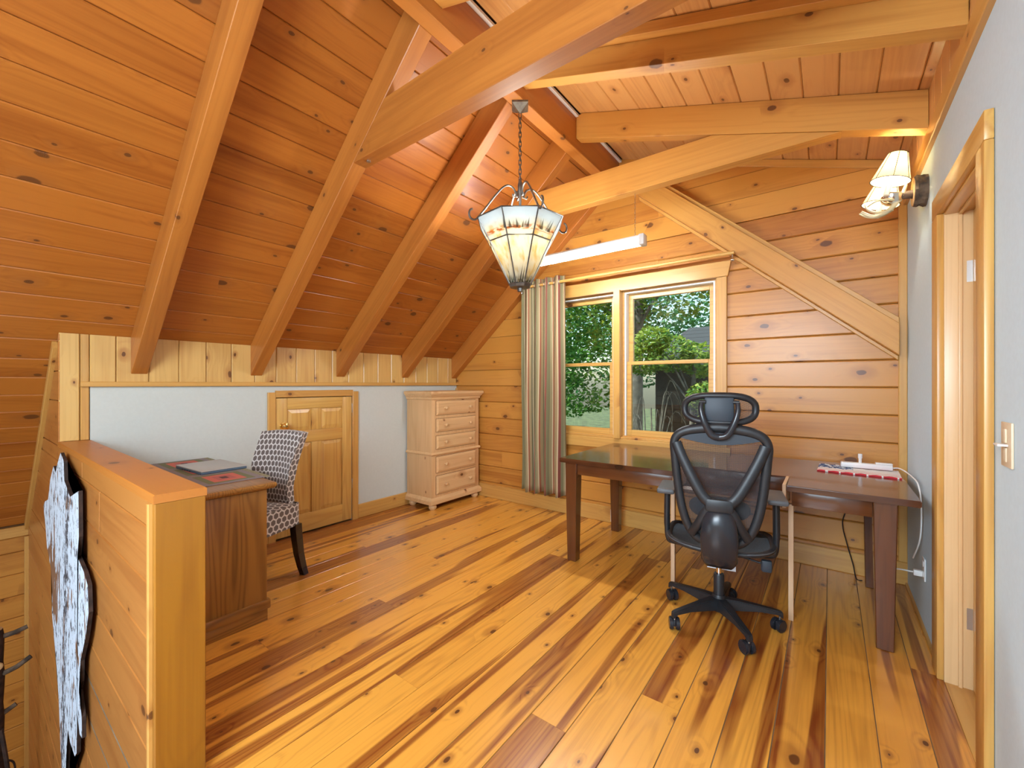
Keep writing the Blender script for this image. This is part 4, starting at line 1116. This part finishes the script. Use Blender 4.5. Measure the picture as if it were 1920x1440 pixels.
# headrest
hz = 1.178; HY = YB - .018
st = []
for i in range(40):
    t = 2 * math.pi * i / 40
    st.append((math.copysign(abs(math.cos(t)) ** .62, math.cos(t)) * .158, HY - .0 + .028 * (math.cos(t) ** 2), hz + math.copysign(abs(math.sin(t)) ** .80, math.sin(t)) * .066))
tube('headrest_frame', st, .016, 'black', oc_, 9, True)
bm = bmesh.new(); cen = bm.verts.new((0, HY, hz)); rg = [bm.verts.new(p) for p in st]
for i in range(40): bm.faces.new((cen, rg[i], rg[(i + 1) % 40]))
from_bm('headrest_netting', bm, 'mesh', oc_, None, 60)
box('headrest_pad', -.066, .066, HY - .022, HY + .014, hz - .062, hz + .058, 'slate', oc_, .010)
for s in (-1, 1):
    pth = smooth_path([(s * .078, HY - .030, hz + .035), (s * .080, HY - .040, hz - .005), (s * .066, HY - .046, hz - .060), (s * .035, HY - .040, 1.055), (0, HY - .034, 1.043)], 4)
    tube('headrest_bracket', pth, [.0105 + .008 * (i / (len(pth) - 1)) for i in range(len(pth))], 'blackgl', oc_, 9, False, (V((0, 1, 0)), .7))
    tube('headrest_pivot', [(s * .060, HY - .028, hz + .035), (s * .088, HY - .030, hz + .035)], .009, 'black', oc_, 10)
# arms
for s in (-1, 1):
    box('arm_pad', s * .262 - .046, s * .262 + .046, -.15, .10, .700, .728, 'greyp', oc_, .012)
    tube('arm_post', smooth_path([(s * .262, -.04, .705), (s * .264, -.04, .60), (s * .264, -.04, .49), (s * .258, -.04, .435), (s * .235, -.03, .415), (s * .10, -.02, .410)], 4), [.022] * 8 + [.019] * 13, 'black', oc_, 10, False, (V((1, 0, 0)), .75))
box('seat_label', -.060, .085, .075, .077, .255, .417, 'paper', oc_)

# ------------------------------------------------------------------ chest of drawers
CX0, CX1, CY0, CY1 = -3.640, -3.250, 2.945, 3.665
ch = thing('chest_of_drawers', ((CX0 + CX1) / 2, (CY0 + CY1) / 2, 0), 'tall pale pine chest of five drawers in the corner', 'chest')
cinv = T_((-(CX0 + CX1) / 2, -(CY0 + CY1) / 2, 0))
def cbox(nm, x0, x1, y0, y1, z0, z1, mat, bev=.003, par=ch): return box(nm, x0, x1, y0, y1, z0, z1, mat, par, bev, cinv)
cbox('body', CX0, CX1, CY0, CY1, .115, 1.150, 'chestz', .002)
def mould(nm, z0, z1, prof, par=ch):
    """moulding wrapped round front and sides; prof = list of (offset, z)"""
    bm = bmesh.new(); rings = []
    cx, cy = (CX0 + CX1) / 2, (CY0 + CY1) / 2
    for o, z in prof:
        rings.append([bm.verts.new(c) for c in ((CX0 - cx, CY0 - o - cy, z), (CX1 + o - cx, CY0 - o - cy, z), (CX1 + o - cx, CY1 + o - cy, z), (CX0 - cx, CY1 + o - cy, z))])
    for A, B in zip(rings, rings[1:]):
        for i in range(4): bm.faces.new((A[i], A[(i + 1) % 4], B[(i + 1) % 4], B[i]))
    bm.faces.new(rings[0][::-1]); bm.faces.new(rings[-1])
    return from_bm(nm, bm, 'chesty', ch)
mould('crown', 0, 0, [(.002, 1.135), (.012, 1.140), (.014, 1.160), (.030, 1.180), (.032, 1.190), (.040, 1.192), (.043, 1.205), (.040, 1.222), (.030, 1.225)])
mould('waist_moulding', 0, 0, [(.001, .560), (.010, .563), (.016, .570), (.016, .578), (.008, .590), (.001, .592)])
mould('plinth', 0, 0, [(.022, .060), (.024, .062), (.024, .098), (.016, .112), (.006, .125), (.001, .128)])
for x, y in ((CX1 - .03, CY0 + .04), (CX1 - .03, CY1 - .04), (CX0 + .05, CY0 + .04), (CX0 + .05, CY1 - .04)):
    lathe('bun_foot', [(.0, 0), (.026, .0), (.040, .018), (.042, .034), (.034, .052), (.026, .060), (.0, .060)], 'chestz', ch, 18, cinv @ T_((x, y, 0)), cap=False)
for z0, z1 in ((.976, 1.122), (.802, .938), (.624, .762), (.378, .545), (.155, .345)):
    y0, y1 = CY0 + .060, CY1 - .060
    bm = bmesh.new(); i, t = .022, .016
    w, h = (y1 - y0) / 2, (z1 - z0) / 2
    vs = [bm.verts.new(c) for c in ((0, -w, -h), (0, w, -h), (0, w, h), (0, -w, h), (.006, -w, -h), (.006, w, -h), (.006, w, h), (.006, -w, h), (t, -w + i, -h + i), (t, w - i, -h + i), (t, w - i, h - i), (t, -w + i, h - i))]
    for f in ((4, 5, 9, 8), (5, 6, 10, 9), (6, 7, 11, 10), (7, 4, 8, 11), (8, 9, 10, 11), (0, 1, 5, 4), (1, 2, 6, 5), (2, 3, 7, 6), (3, 0, 4, 7)): bm.faces.new([vs[k] for k in f])
    cbox('drawer_shade_line', CX1 - .002, CX1 + .0015, y0 - .004, y1 + .004, z0 - .004, z1 + .004, 'backing', 0)  # dark sheet paints the recess shadow round the drawer front
    d = from_bm('drawer', bm, 'chesty', ch, cinv @ T_((CX1, (y0 + y1) / 2, (z0 + z1) / 2)))
    for s in (-1, 1):
        lathe('knob', [(.010, 0), (.008, .008), (.016, .018), (.018, .026), (.012, .034), (.0, .036)], 'chestz', d, 14, T_((t, s * w * .62, 0)) @ R_(90, 'Y'), cap=False)

# ------------------------------------------------------------------ oak desk behind the half wall, runner, laptop
EX0, EX1, EY0, EY1 = -3.635, -2.475, .525, 1.045
ed = thing('oak_desk', ((EX0 + EX1) / 2, (EY0 + EY1) / 2, 0), 'brown oak pedestal desk between the half wall and the upholstered chair', 'desk')
einv = T_((-(EX0 + EX1) / 2, -(EY0 + EY1) / 2, 0))
def ebox(nm, x0, x1, y0, y1, z0, z1, mat, bev=.003): return box(nm, x0, x1, y0, y1, z0, z1, mat, ed, bev, einv)
bm = bmesh.new()
prf = [(.0, .722), (.018, .726), (.026, .734), (.030, .742), (.030, .750), (.026, .758), (.0, .760)]
rings = []
cx, cy = (EX0 + EX1) / 2, (EY0 + EY1) / 2
for o, z in prf: rings.append([bm.verts.new(c) for c in ((EX0 - cx, EY0 - cy, z), (EX1 + o - cx, EY0 - cy, z), (EX1 + o - cx, EY1 + o + .005 - cy, z), (EX0 - cx, EY1 + o + .005 - cy, z))])
for A, B in zip(rings, rings[1:]):
    for i in range(4): bm.faces.new((A[i], A[(i + 1) % 4], B[(i + 1) % 4], B[i]))
bm.faces.new(rings[0][::-1]); bm.faces.new(rings[-1])
from_bm('desktop', bm, 'okx' if 'okx' in M else 'oakx', ed)
ebox('end_panel', EX1 - .030, EX1, EY0 + .005, EY1 - .005, .10, .721, 'oakz', .002)
ebox('pedestal', EX0, EX0 + .27, EY0 + .01, EY1 - .02, .02, .721, 'oakz', .002)
ebox('modesty_panel', EX0 + .27, EX1 - .030, EY0 + .01, EY0 + .03, .15, .721, 'oakx', .002)
ebox('base_moulding', EX1 - .032, EX1 + .012, EY0 + .005, EY1 + .012, .065, .115, 'oaky', .008); ebox('base_plinth', EX1 - .030, EX1 + .002, EY0 + .005, EY1 - .002, .0, .065, 'oaky', .002)
d = ebox('drawer', EX0 + .28, EX1 - .035, EY1 - .020, EY1 - .004, .630, .715, 'oakx', .004)
box('pull', -.045, .045, .008, .022, -.006, .006, 'brass', d, .003)
for z0, z1 in ((.06, .38), (.39, .55), (.56, .715)):
    d = ebox('drawer', EX0 + .015, EX0 + .255, EY1 - .020, EY1 - .004, z0, z1, 'oakx', .004)
    box('pull', -.045, .045, .008, .022, -.006, .006, 'brass', d, .003)
rn = tag(box('table_runner', -.50, .50, -.18, .18, 0, .004, 'runner', None, .0, T_((-3.115, .935, .7608)) @ R_(0, 'Z')), 'patchwork runner in green, violet and coral under the laptop', 'table runner')
lt = thing('laptop', (-3.13, .985, .7655), 'closed silver laptop on the patchwork runner', 'laptop', None, 4)
box('base', -.185, .185, -.125, .125, 0, .014, 'lapside', lt, .004); box('lid', -.186, .186, -.126, .126, .0145, .022, 'laptop', lt, .003)
for i in range(4): box('port', -.09 + i * .035, -.07 + i * .035, -.1262, -.124, .004, .009, 'cordblk', lt)

# ------------------------------------------------------------------ upholstered chair
uc = thing('upholstered_chair', (-2.980, 1.155, 0), 'high-backed side chair in grey honeycomb fabric with dark legs', 'chair', None, 18)
def soft(nm, fn, nu, nv, mat, uvs):
    """closed slab from fn(u, v, side) -> Vector; uv in metres"""
    me = bpy.data.meshes.new(nm); vs = []; fs = []; uvl = []
    N = (nu + 1) * (nv + 1)
    for s in (0, 1):
        for j in range(nv + 1):
            for i in range(nu + 1): vs.append(fn(i / nu, j / nv, s)); uvl.append((uvs[0] * i / nu, uvs[1] * j / nv))
    at = lambda i, j, s: s * N + j * (nu + 1) + i
    for j in range(nv):
        for i in range(nu):
            fs.append((at(i, j, 0), at(i + 1, j, 0), at(i + 1, j + 1, 0), at(i, j + 1, 0)))
            fs.append((at(i, j, 1), at(i, j + 1, 1), at(i + 1, j + 1, 1), at(i + 1, j, 1)))
    for i in range(nu):
        fs.append((at(i, 0, 0), at(i, 0, 1), at(i + 1, 0, 1), at(i + 1, 0, 0))); fs.append((at(i, nv, 0), at(i + 1, nv, 0), at(i + 1, nv, 1), at(i, nv, 1)))
    for j in range(nv):
        fs.append((at(0, j, 0), at(0, j + 1, 0), at(0, j + 1, 1), at(0, j, 1))); fs.append((at(nu, j, 0), at(nu, j, 1), at(nu, j + 1, 1), at(nu, j + 1, 0)))
    me.from_pydata(vs, [], fs); uv = me.uv_layers.new(name='UVMap')
    for f in me.polygons:
        q = set(1 if vi >= N else 0 for vi in f.vertices)
        for li in f.loop_indices:
            vi = me.loops[li].vertex_index; w_ = uvl[vi]
            if len(q) == 1: uv.data[li].uv = w_
            else: uv.data[li].uv = (.073 * (vi >= N) + (w_[0] if False else 0), w_[1] + w_[0])
    return link(nm, me, mat, uc, None, 55)
def bw(t):   # half width of the back: waisted, flaring at the top
    return .155 + .032 * max(0, (t - .35) / .65) ** .8 + .012 * (1 - t) ** 3 - .010 * math.exp(-((t - .38) / .13) ** 2)
def backf(u, v, s):
    x = (u * 2 - 1); e = 1 - .18 * abs(x) ** 4
    w = bw(v); z = .40 + .575 * v - .012 * x * x * v
    y = .165 + .02 * v + .085 * v ** 2.2
    bulge = .030 * (1 - abs(x) ** 3) * (1 - abs(2 * v - 1) ** 6)
    wrap = -.045 * x * x * max(0, 1 - abs(v - .62) / .5)
    return V((x * w * (1 if s == 0 else .96), y + (wrap -   .020 - bulge * .4 if s == 0 else .030 + wrap * .5 + bulge * .15), z))
soft('backrest', backf, 16, 22, 'hex', (.46, .60))
def seatf(u, v, s):
    x = u * 2 - 1; w = .200 + .020 * v
    y = .17 - .43 * v
    z = (.500 + .022 * (1 - x ** 4) * (1 - (2 * v - 1) ** 4)) if s == 0 else .365
    return V((x * w, y, z))
soft('seat', lambda u, v, s: seatf(u, 1 - v, s), 14, 14, 'hex', (.46, .44))
def skirt(nm, pts, z0, z1):
    me = bpy.data.meshes.new(nm); vs = []; fs = []; uvl = []; d = 0
    for i, p in enumerate(pts):
        if i: d += math.dist(p, pts[i - 1])
        vs += [(p[0], p[1], z0), (p[0], p[1], z1)]; uvl += [(d, 0), (d, z1 - z0)]
    for i in range(len(pts) - 1): fs.append((2 * i, 2 * i + 2, 2 * i + 3, 2 * i + 1))
    me.from_pydata(vs, [], fs); uv = me.uv_layers.new(name='UVMap')
    for lp in me.loops: uv.data[lp.index].uv = uvl[lp.vertex_index]
    o = link(nm, me, 'hex', uc)
    o.modifiers.new('thick', 'SOLIDIFY').thickness = .006
    return o
skirt('seat_band', [(-.205, .165), (-.226, -.255), (-.210, -.270), (.210, -.270), (.226, -.255), (.205, .165), (.185, .205), (-.185, .205), (-.205, .165)], .358, .502)
for s in (-1, 1):
    pth = [(s * .188, .175, .365), (s * .188, .185, .27), (s * .189, .20, .16), (s * .190, .225, .06), (s * .191, .245, .0)]
    bm = bmesh.new(); rg = []
    for (x, y, z), w in zip(pth, (.026, .025, .023, .021, .019)):
        rg.append([bm.verts.new((x + a * w, y + b * w, z)) for a, b in ((-1, -1), (1, -1), (1, 1), (-1, 1))])
    for A, B in zip(rg, rg[1:]):
        for i in range(4): bm.faces.new((A[i], A[(i + 1) % 4], B[(i + 1) % 4], B[i]))
    bm.faces.new(rg[0]); bm.faces.new(rg[-1][::-1])
    from_bm('rear_leg', bm, 'espresso', uc, None, 30)
    bm = bmesh.new(); rg = []
    for z, w in ((.365, .026), (.0, .018)): rg.append([bm.verts.new((s * .205 + a * w, -.225 + b * w, z)) for a, b in ((-1, -1), (1, -1), (1, 1), (-1, 1))])
    for i in range(4): bm.faces.new((rg[0][i], rg[0][(i + 1) % 4], rg[1][(i + 1) % 4], rg[1][i]))
    bm.faces.new(rg[0]); bm.faces.new(rg[-1][::-1])
    from_bm('front_leg', bm, 'espresso', uc)

# ------------------------------------------------------------------ curtain on its rod
RY, RZc = 3.570, 2.300
cr = thing('curtain_rod', (-1.58, RY, RZc), 'pale wooden curtain rod across the window top', 'curtain rod')
tube('rod', [(-1.0, 0, 0), (1.0, 0, 0)], .0135, 'doorx', cr, 14)
for s in (-1, 1):
    tube('bracket', [(s * .985, 0, -.012), (s * .988, .02, -.045), (s * .988, .145, -.05)], .004, 'chrome', cr, 8)
    bm = bmesh.new(); bmesh.ops.create_uvsphere(bm, u_segments=12, v_segments=8, radius=.016); from_bm('bracket_ball', bm, 'chrome', cr, T_((s * .988, .005, -.052)), 60)
cu = thing('curtain', (-2.31, RY, .20), 'striped green, cream and rust curtain bunched left of the window', 'curtain')
me = bpy.data.meshes.new('cloth'); vs = []; fs = []; uvl = []
NU, NV = 150, 30; wtot = .52; z1 = 2.36 - .20
for j in range(NV + 1):
    v = j / NV
    for i in range(NU + 1):
        u = i / NU; amp = .036 + .010 * math.sin(3.1 * v + 1)
        ph = u * 2 * math.pi * 4.5 + .35 * math.sin(2.2 * v * math.pi + u * 5) * (1 - v)
        x = -.26 + wtot * u + .010 * (1 - v) * math.sin(u * 9); y = amp * math.sin(ph) + .008 * math.sin(ph * 2.3 + 1) * (1 - v)
        vs.append((x, y, v * z1 + .008 * math.sin(ph) * (1 - v) ** 3)); uvl.append((u * 1.02, v))
for j in range(NV):
    for i in range(NU): a = j * (NU + 1) + i; fs.append((a, a + 1, a + NU + 2, a + NU + 1))
me.from_pydata(vs, [], fs); uv = me.uv_layers.new(name='UVMap')
for lp in me.loops: uv.data[lp.index].uv = uvl[lp.vertex_index]
co = link('cloth', me, 'curtain', cu, None, 80)
so = co.modifiers.new('thick', 'SOLIDIFY'); so.thickness = .002
for k in range(9):
    u = (k + .0) / 9 + 1 / 18 * 0 + .001
    x = -.26 + wtot * (k / 9 + .0)
    if k == 0: continue
    tube('grommet', [(x, .020 * math.cos(2 * math.pi * t / 14), 2.10 + .020 * math.sin(2 * math.pi * t / 14)) for t in range(14)], .004, 'steel', cu, 6, True)

# ------------------------------------------------------------------ weathered board on the half wall
outl = [(-3.289, .932), (-3.18, .90), (-3.16, .80), (-2.98, .745), (-2.751, .809), (-2.74, .60), (-2.78, .50), (-2.62, .475), (-2.53, .44), (-2.51, .33), (-2.58, .20), (-2.70, .05), (-2.71, -.05), (-2.74, -.10), (-2.67, -.19), (-2.66, -.28),
        (-2.72, -.29), (-2.78, -.22), (-2.80, -.42), (-2.85, -.46), (-2.98, -.46), (-3.05, -.43), (-3.10, -.60), (-3.13, -.78), (-3.24, -.80), (-3.30, -.60), (-3.35, -.42), (-3.42, -.28), (-3.55, -.12), (-3.62, -.02), (-3.60, .10), (-3.66, .22),
        (-3.83, .30), (-3.90, .42), (-4.00, .52), (-3.94, .56), (-3.78, .60), (-3.68, .74), (-3.55, .83), (-3.47, .80), (-3.40, .86)]
bm = bmesh.new()
ox = sum(p[0] for p in outl) / len(outl); oz = sum(p[1] for p in outl) / len(outl)
F_ = [bm.verts.new((x - ox, -.008, z - oz)) for x, z in outl]; B_ = [bm.verts.new((x - ox, .006, z - oz)) for x, z in outl]
f1 = bm.faces.new(F_); f2 = bm.faces.new(B_[::-1])
n = len(outl)
for i in range(n): bm.faces.new((F_[i], B_[i], B_[(i + 1) % n], F_[(i + 1) % n])).material_index = 1
bmesh.ops.triangulate(bm, faces=[f1, f2])
db = from_bm('driftwood_board', bm, 'drift', None, T_((ox, PY0 - .022, oz))); db.data.materials.append(M['barkdk'])
for zz in (.25, -.25): box('standoff', -.05, .05,   .006, .0215, zz - .02, zz + .02, 'barkdk', db)
tag(db, 'ragged whitewashed driftwood board hanging on the half wall', 'wall decor')

# ------------------------------------------------------------------ rustic branch stand in the stairwell
BX, BY = -4.55, .165
bs = thing('branch_stand', (BX, BY, ZL), 'dark bark branch stand with cut stubs at the stairwell edge', 'coat stand')
hz_ = 2.22
pts = [(0, 0, 0), (.01, .005, .5), (-.005, 0, 1.0), (.01, -.005, 1.5), (0, .0, 1.9), (.005, .0, hz_)]
p = smooth_path(pts, 4); tube('main_branch', p, [.060 - .016 * i / (len(p) - 1) + .004 * math.sin(i * 2.1) for i in range(len(p))], 'barkdk', bs, 10)
lathe('cut_top', [(.0, 0), (.040, 0), (.040, .004), (.0, .004)], 'cutwood', bs, 12, T_((.005, 0, hz_)), cap=False)
for z, dx, dy, up in ((2.16, .03, .15, .03), (1.90, .05, .165, .08), (1.62, .0, .10, .04)):
    b = tube('stub', [(.0, .02, z), (dx, dy * .6, z + up * .5), (dx, dy, z + up)], [.018, .016, .015], 'bark', bs, 8)
for z in (1.98, 1.18): lathe('cut_scar', [(.0, 0), (.030, 0), (.026, .006), (.0, .008)], 'cutwood', bs, 12, T_((.045, .012, z)) @ R_(90, 'Y'), cap=False)
tube('twig', smooth_path([(.05, .03, 1.55), (.09, .06, 1.25), (.07, .07, 1.0), (.06, .12, .82)], 4), .012, 'barkdk', bs, 7)
tube('loop_twig', smooth_path([(.03, .045, 1.32), (.03, .085, 1.28), (.03, .09, 1.20), (.03, .05, 1.15)], 4), .006, 'barkdk', bs, 6)
bm = bmesh.new()
rr = random.Random(2)
for i in range(150):
    t = i / 150; a = i * 2.4; r = .085 * math.sin(math.pi * min(1, .12 + .88 * t)) + .01
    m = T_((r * math.cos(a), r * math.sin(a), t * .62)) @ Matrix.Rotation(a, 4, 'Z') @ R_(50, 'Y')
    bmesh.ops.create_cone(bm, cap_ends=True, segments=5, radius1=.024, radius2=.008, depth=.03, matrix=m)
from_bm('cone_ornament', bm, 'cone', bs, T_((.08, -.05, .62)))
bm = bmesh.new(); bm_box(bm, -.22, .22, -.04, .04, 0, .05, .01); bm_box(bm, -.04, .04, -.22, .22, 0, .05, .01); from_bm('cross_foot', bm, 'barkdk', bs)

# ------------------------------------------------------------------ outside: ground, house, trees
struct(box('ground', -45, 25, YG + .6, 70, ZL - .45, ZL - .25, 'ground'))
hs = thing('neighbour_house', (-3.6, 14.0, ZL - .25), 'dark brown house with a shingled hip roof seen through the window', 'house')
bm = bmesh.new(); bm_box(bm, -1.0, 9, 0, 7, 0, 4.75); from_bm('walls', bm, 'siding', hs)
bm = bmesh.new()
e = .5; zt_, zr_ = 4.72, 6.35
vv = [bm.verts.new(c) for c in ((-1.0 - e, -e, zt_), (9 + e, -e, zt_), (9 + e, 7 + e, zt_), (-1.0 - e, 7 + e, zt_), (-.80, 3.5, zr_), (6.5, 3.5, zr_))]
for f in ((0, 1, 5, 4), (1, 2, 5), (2, 3, 4, 5), (3, 0, 4), (3, 2, 1, 0)): bm.faces.new([vv[i] for i in f])
rf = from_bm('roof', bm, 'shingle', hs)
for i in range(9):     # shingle courses
    t = (i + .5) / 9
    a = vv if False else None
    z = zt_ + (zr_ - zt_) * t; y = -e + (3.5 + e) * t; x0 = -1.0 - e + (.20 + e) * t; x1 = 9 + e + (6.5 - 9 - e) * t
    board('shingle_course', ((x0 + x1) / 2, y, z + .01), X_, V((0, .93, .37)), V((0, -.37, .93)), x1 - x0, .46, .03, 'shingle', rf, .004)
for z in [.4 + .42 * i for i in range(10)]: box('siding_board', -1.0, 9, -.03, -.001, z, z + .40, 'siding', hs)
box('house_window', .55, 1.5, -.05, -.031, 2.9, 4.1, 'cordblk', hs)
def leafcloud(name, blobs, n, size, mat, parent, seed):
    rr = random.Random(seed); vs = []; fs = []
    tot = sum(b[3] ** 2 for b in blobs)
    for bx, by, bz, br in blobs:
        for _ in range(int(n * br * br / tot)):
            while True:
                d = V((rr.uniform(-1, 1), rr.uniform(-1, 1), rr.uniform(-1, 1)))
                if .15 < d.length < 1: break
            d = d.normalized() * (d.length ** .45)
            c = V((bx, by, bz)) + V((d.x * br, d.y * br, d.z * br * .8))
            s = size * rr.uniform(.6, 1.25)
            u = V((rr.gauss(0, 1), rr.gauss(0, 1), rr.gauss(0, .6))).normalized(); w = u.cross(V((rr.gauss(0, .5), rr.gauss(0, .5), 1))).normalized()
            nrm = u.cross(w)
            k = len(vs)
            vs += [c - u * s * .5, c + w * s * .32 + nrm * s * .08, c + u * s * .55, c - w * s * .32 + nrm * s * .08]
            fs += [(k, k + 1, k + 2), (k, k + 2, k + 3)]
    me = bpy.data.meshes.new(name); me.from_pydata([tuple(v) for v in vs], [], fs)
    o = link(name, me, mat, parent); o['kind'] = 'stuff'
    return o
def tree(x, y, h, r, blobs, n, size, mat, label, seed, lean=0):
    t = thing('tree', (x, y, ZL - .25), label, 'tree', 'trees outside the window')
    p = smooth_path([(0, 0, 0), (lean * .3, 0, h * .35), (lean * .6, .05, h * .7), (lean, .1, h)], 4)
    tube('trunk', p, [r * (1 - .55 * i / (len(p) - 1)) for i in range(len(p))], 'trunk', t, 10)
    rr = random.Random(seed)
    for b in blobs[:5]:
        z0 = min(h * .8, max(h * .3, b[2] - 1.0))
        tube('branch', smooth_path([(lean * z0 / h, .03, z0), (b[0] * .5, b[1] * .5, (z0 + b[2]) / 2 + .2), (b[0] * .95, b[1] * .95, b[2])], 3), [r * .28, r * .26, r * .24, r * .2, r * .16, r * .12, r * .08], 'trunk', t, 6)
    leafcloud('foliage', blobs, n, size, M[mat], t, seed)
    return t
# (z of blobs counted from the ground, eye level is about 4.1)
tree(-4.03, 10.6, 9.5, .20, [(-.9, .3, 6.2, 1.3), (1.0, .2, 6.6, 1.1), (.1, -.4, 7.8, 1.8), (-1.2, .5, 8.4, 1.5), (1.4, .4, 8.6, 1.6)], 5200, .17, 'leaf2', 'tall straight-trunked tree standing before the dark house', 4, .15)
tree(-7.3, 10.2, 8.5, .24, [(.4, -.3, 4.6, 1.5), (-.9, .2, 5.4, 1.7), (.9, .4, 6.3, 1.6), (-.3, 0, 7.6, 2.0), (.2, -.6, 3.2, 1.2), (1.4, .1, 3.9, .9)], 8500, .16, 'leaf', 'thick leafy tree filling the left window', 5, -.2)
tree(-5.9, 7.6, 4.9, .09, [(.1, 0, 2.6, .9), (-.5, .2, 3.4, .8), (.35, .1, 3.9, .65), (-.1, 0, 4.6, .6)], 4200, .11, 'leaf3', 'slender bluish-green sapling low in the left window', 6, .1)
tree(-2.35, 9.2, 4.7, .08, [(-.35, 0, 4.80, .50), (-.95, .1, 4.70, .46), (.20, .2, 4.65, .46), (-.65, -.2, 5.10, .36), (.40, 0, 3.85, .46)], 3200, .12, 'leaf2', 'bright green young maple in front of the neighbouring roof', 7, .1)
tree(-1.2, 11.5, 9.0, .22, [(-.8, 0, 7.4, 1.3), (.3, 0, 8.2, 1.7), (-1.5, .4, 8.4, 1.1), (1.0, .3, 6.5, 1.4)], 4200, .17, 'leaf', 'dark tree at the top right of the window', 8, 0)
tree(-10.5, 15.5, 11.0, .28, [(0, 0, 5.0, 2.4), (1.8, -.5, 6.5, 2.2), (-1.6, .4, 7.4, 2.6), (.8, 0, 8.8, 2.6), (2.6, .2, 4.4, 1.8)], 8000, .24, 'leaf', 'broad tree far behind the left window', 9, 0)
tree(-8.0, 21.0, 12.5, .28, [(0, 0, 6.0, 2.6), (1.9, 0, 8.0, 2.6), (-2.0, 0, 8.4, 2.8), (.4, 0, 10.3, 2.8), (3.0, .3, 6.0, 2.0)], 7000, .28, 'leaf3', 'tall tree in the distance behind the house roof', 10, 0)
def bush(x, y, r, h, mat, label, seed):
    t = thing('shrub', (x, y, ZL - .25), label, 'shrub', 'shrubs outside the window')
    tube('stem', [(0, 0, 0), (.03, 0, h * .6)], [.03, .015], 'trunk', t, 6)
    leafcloud('foliage', [(0, 0, h * .45, r), (r * .5, .1, h * .7, r * .7), (-r * .5, -.1, h * .75, r * .7)], 2600, .12, M[mat], t, seed)
bush(-6.9, 8.8, 1.2, 2.6, 'leaf3', 'rounded shrub at the foot of the left window view', 31)
bush(-4.6, 9.4, .9, 2.4, 'leaf', 'shrub at the base of the straight tree trunk', 32)
bush(-1.85, 7.4, .60, 3.5, 'leaf2', 'light green shrub seen just above the office chair headrest', 33)
bt = thing('bare_shrub', (-3.35, 9.9, ZL - .25), 'leafless pale shrub with drooping twigs before the dark house wall', 'shrub')
rr = random.Random(77)
for i in range(11):
    a = rr.uniform(0, 6.28); d = rr.uniform(.25, .75); h = rr.uniform(3.2, 4.4)
    p = smooth_path([(0, 0, 0), (.10 * math.cos(a), .10 * math.sin(a), h * .5), (d * .6 * math.cos(a), d * .6 * math.sin(a), h), (d * math.cos(a), d * math.sin(a), h - .15), (d * 1.25 * math.cos(a + .3), d * 1.25 * math.sin(a + .3), h - rr.uniform(.5, 1.1))], 4)
    tube('twig', p, [.022 - .017 * k / (len(p) - 1) for k in range(len(p))], 'trunk', bt, 5)
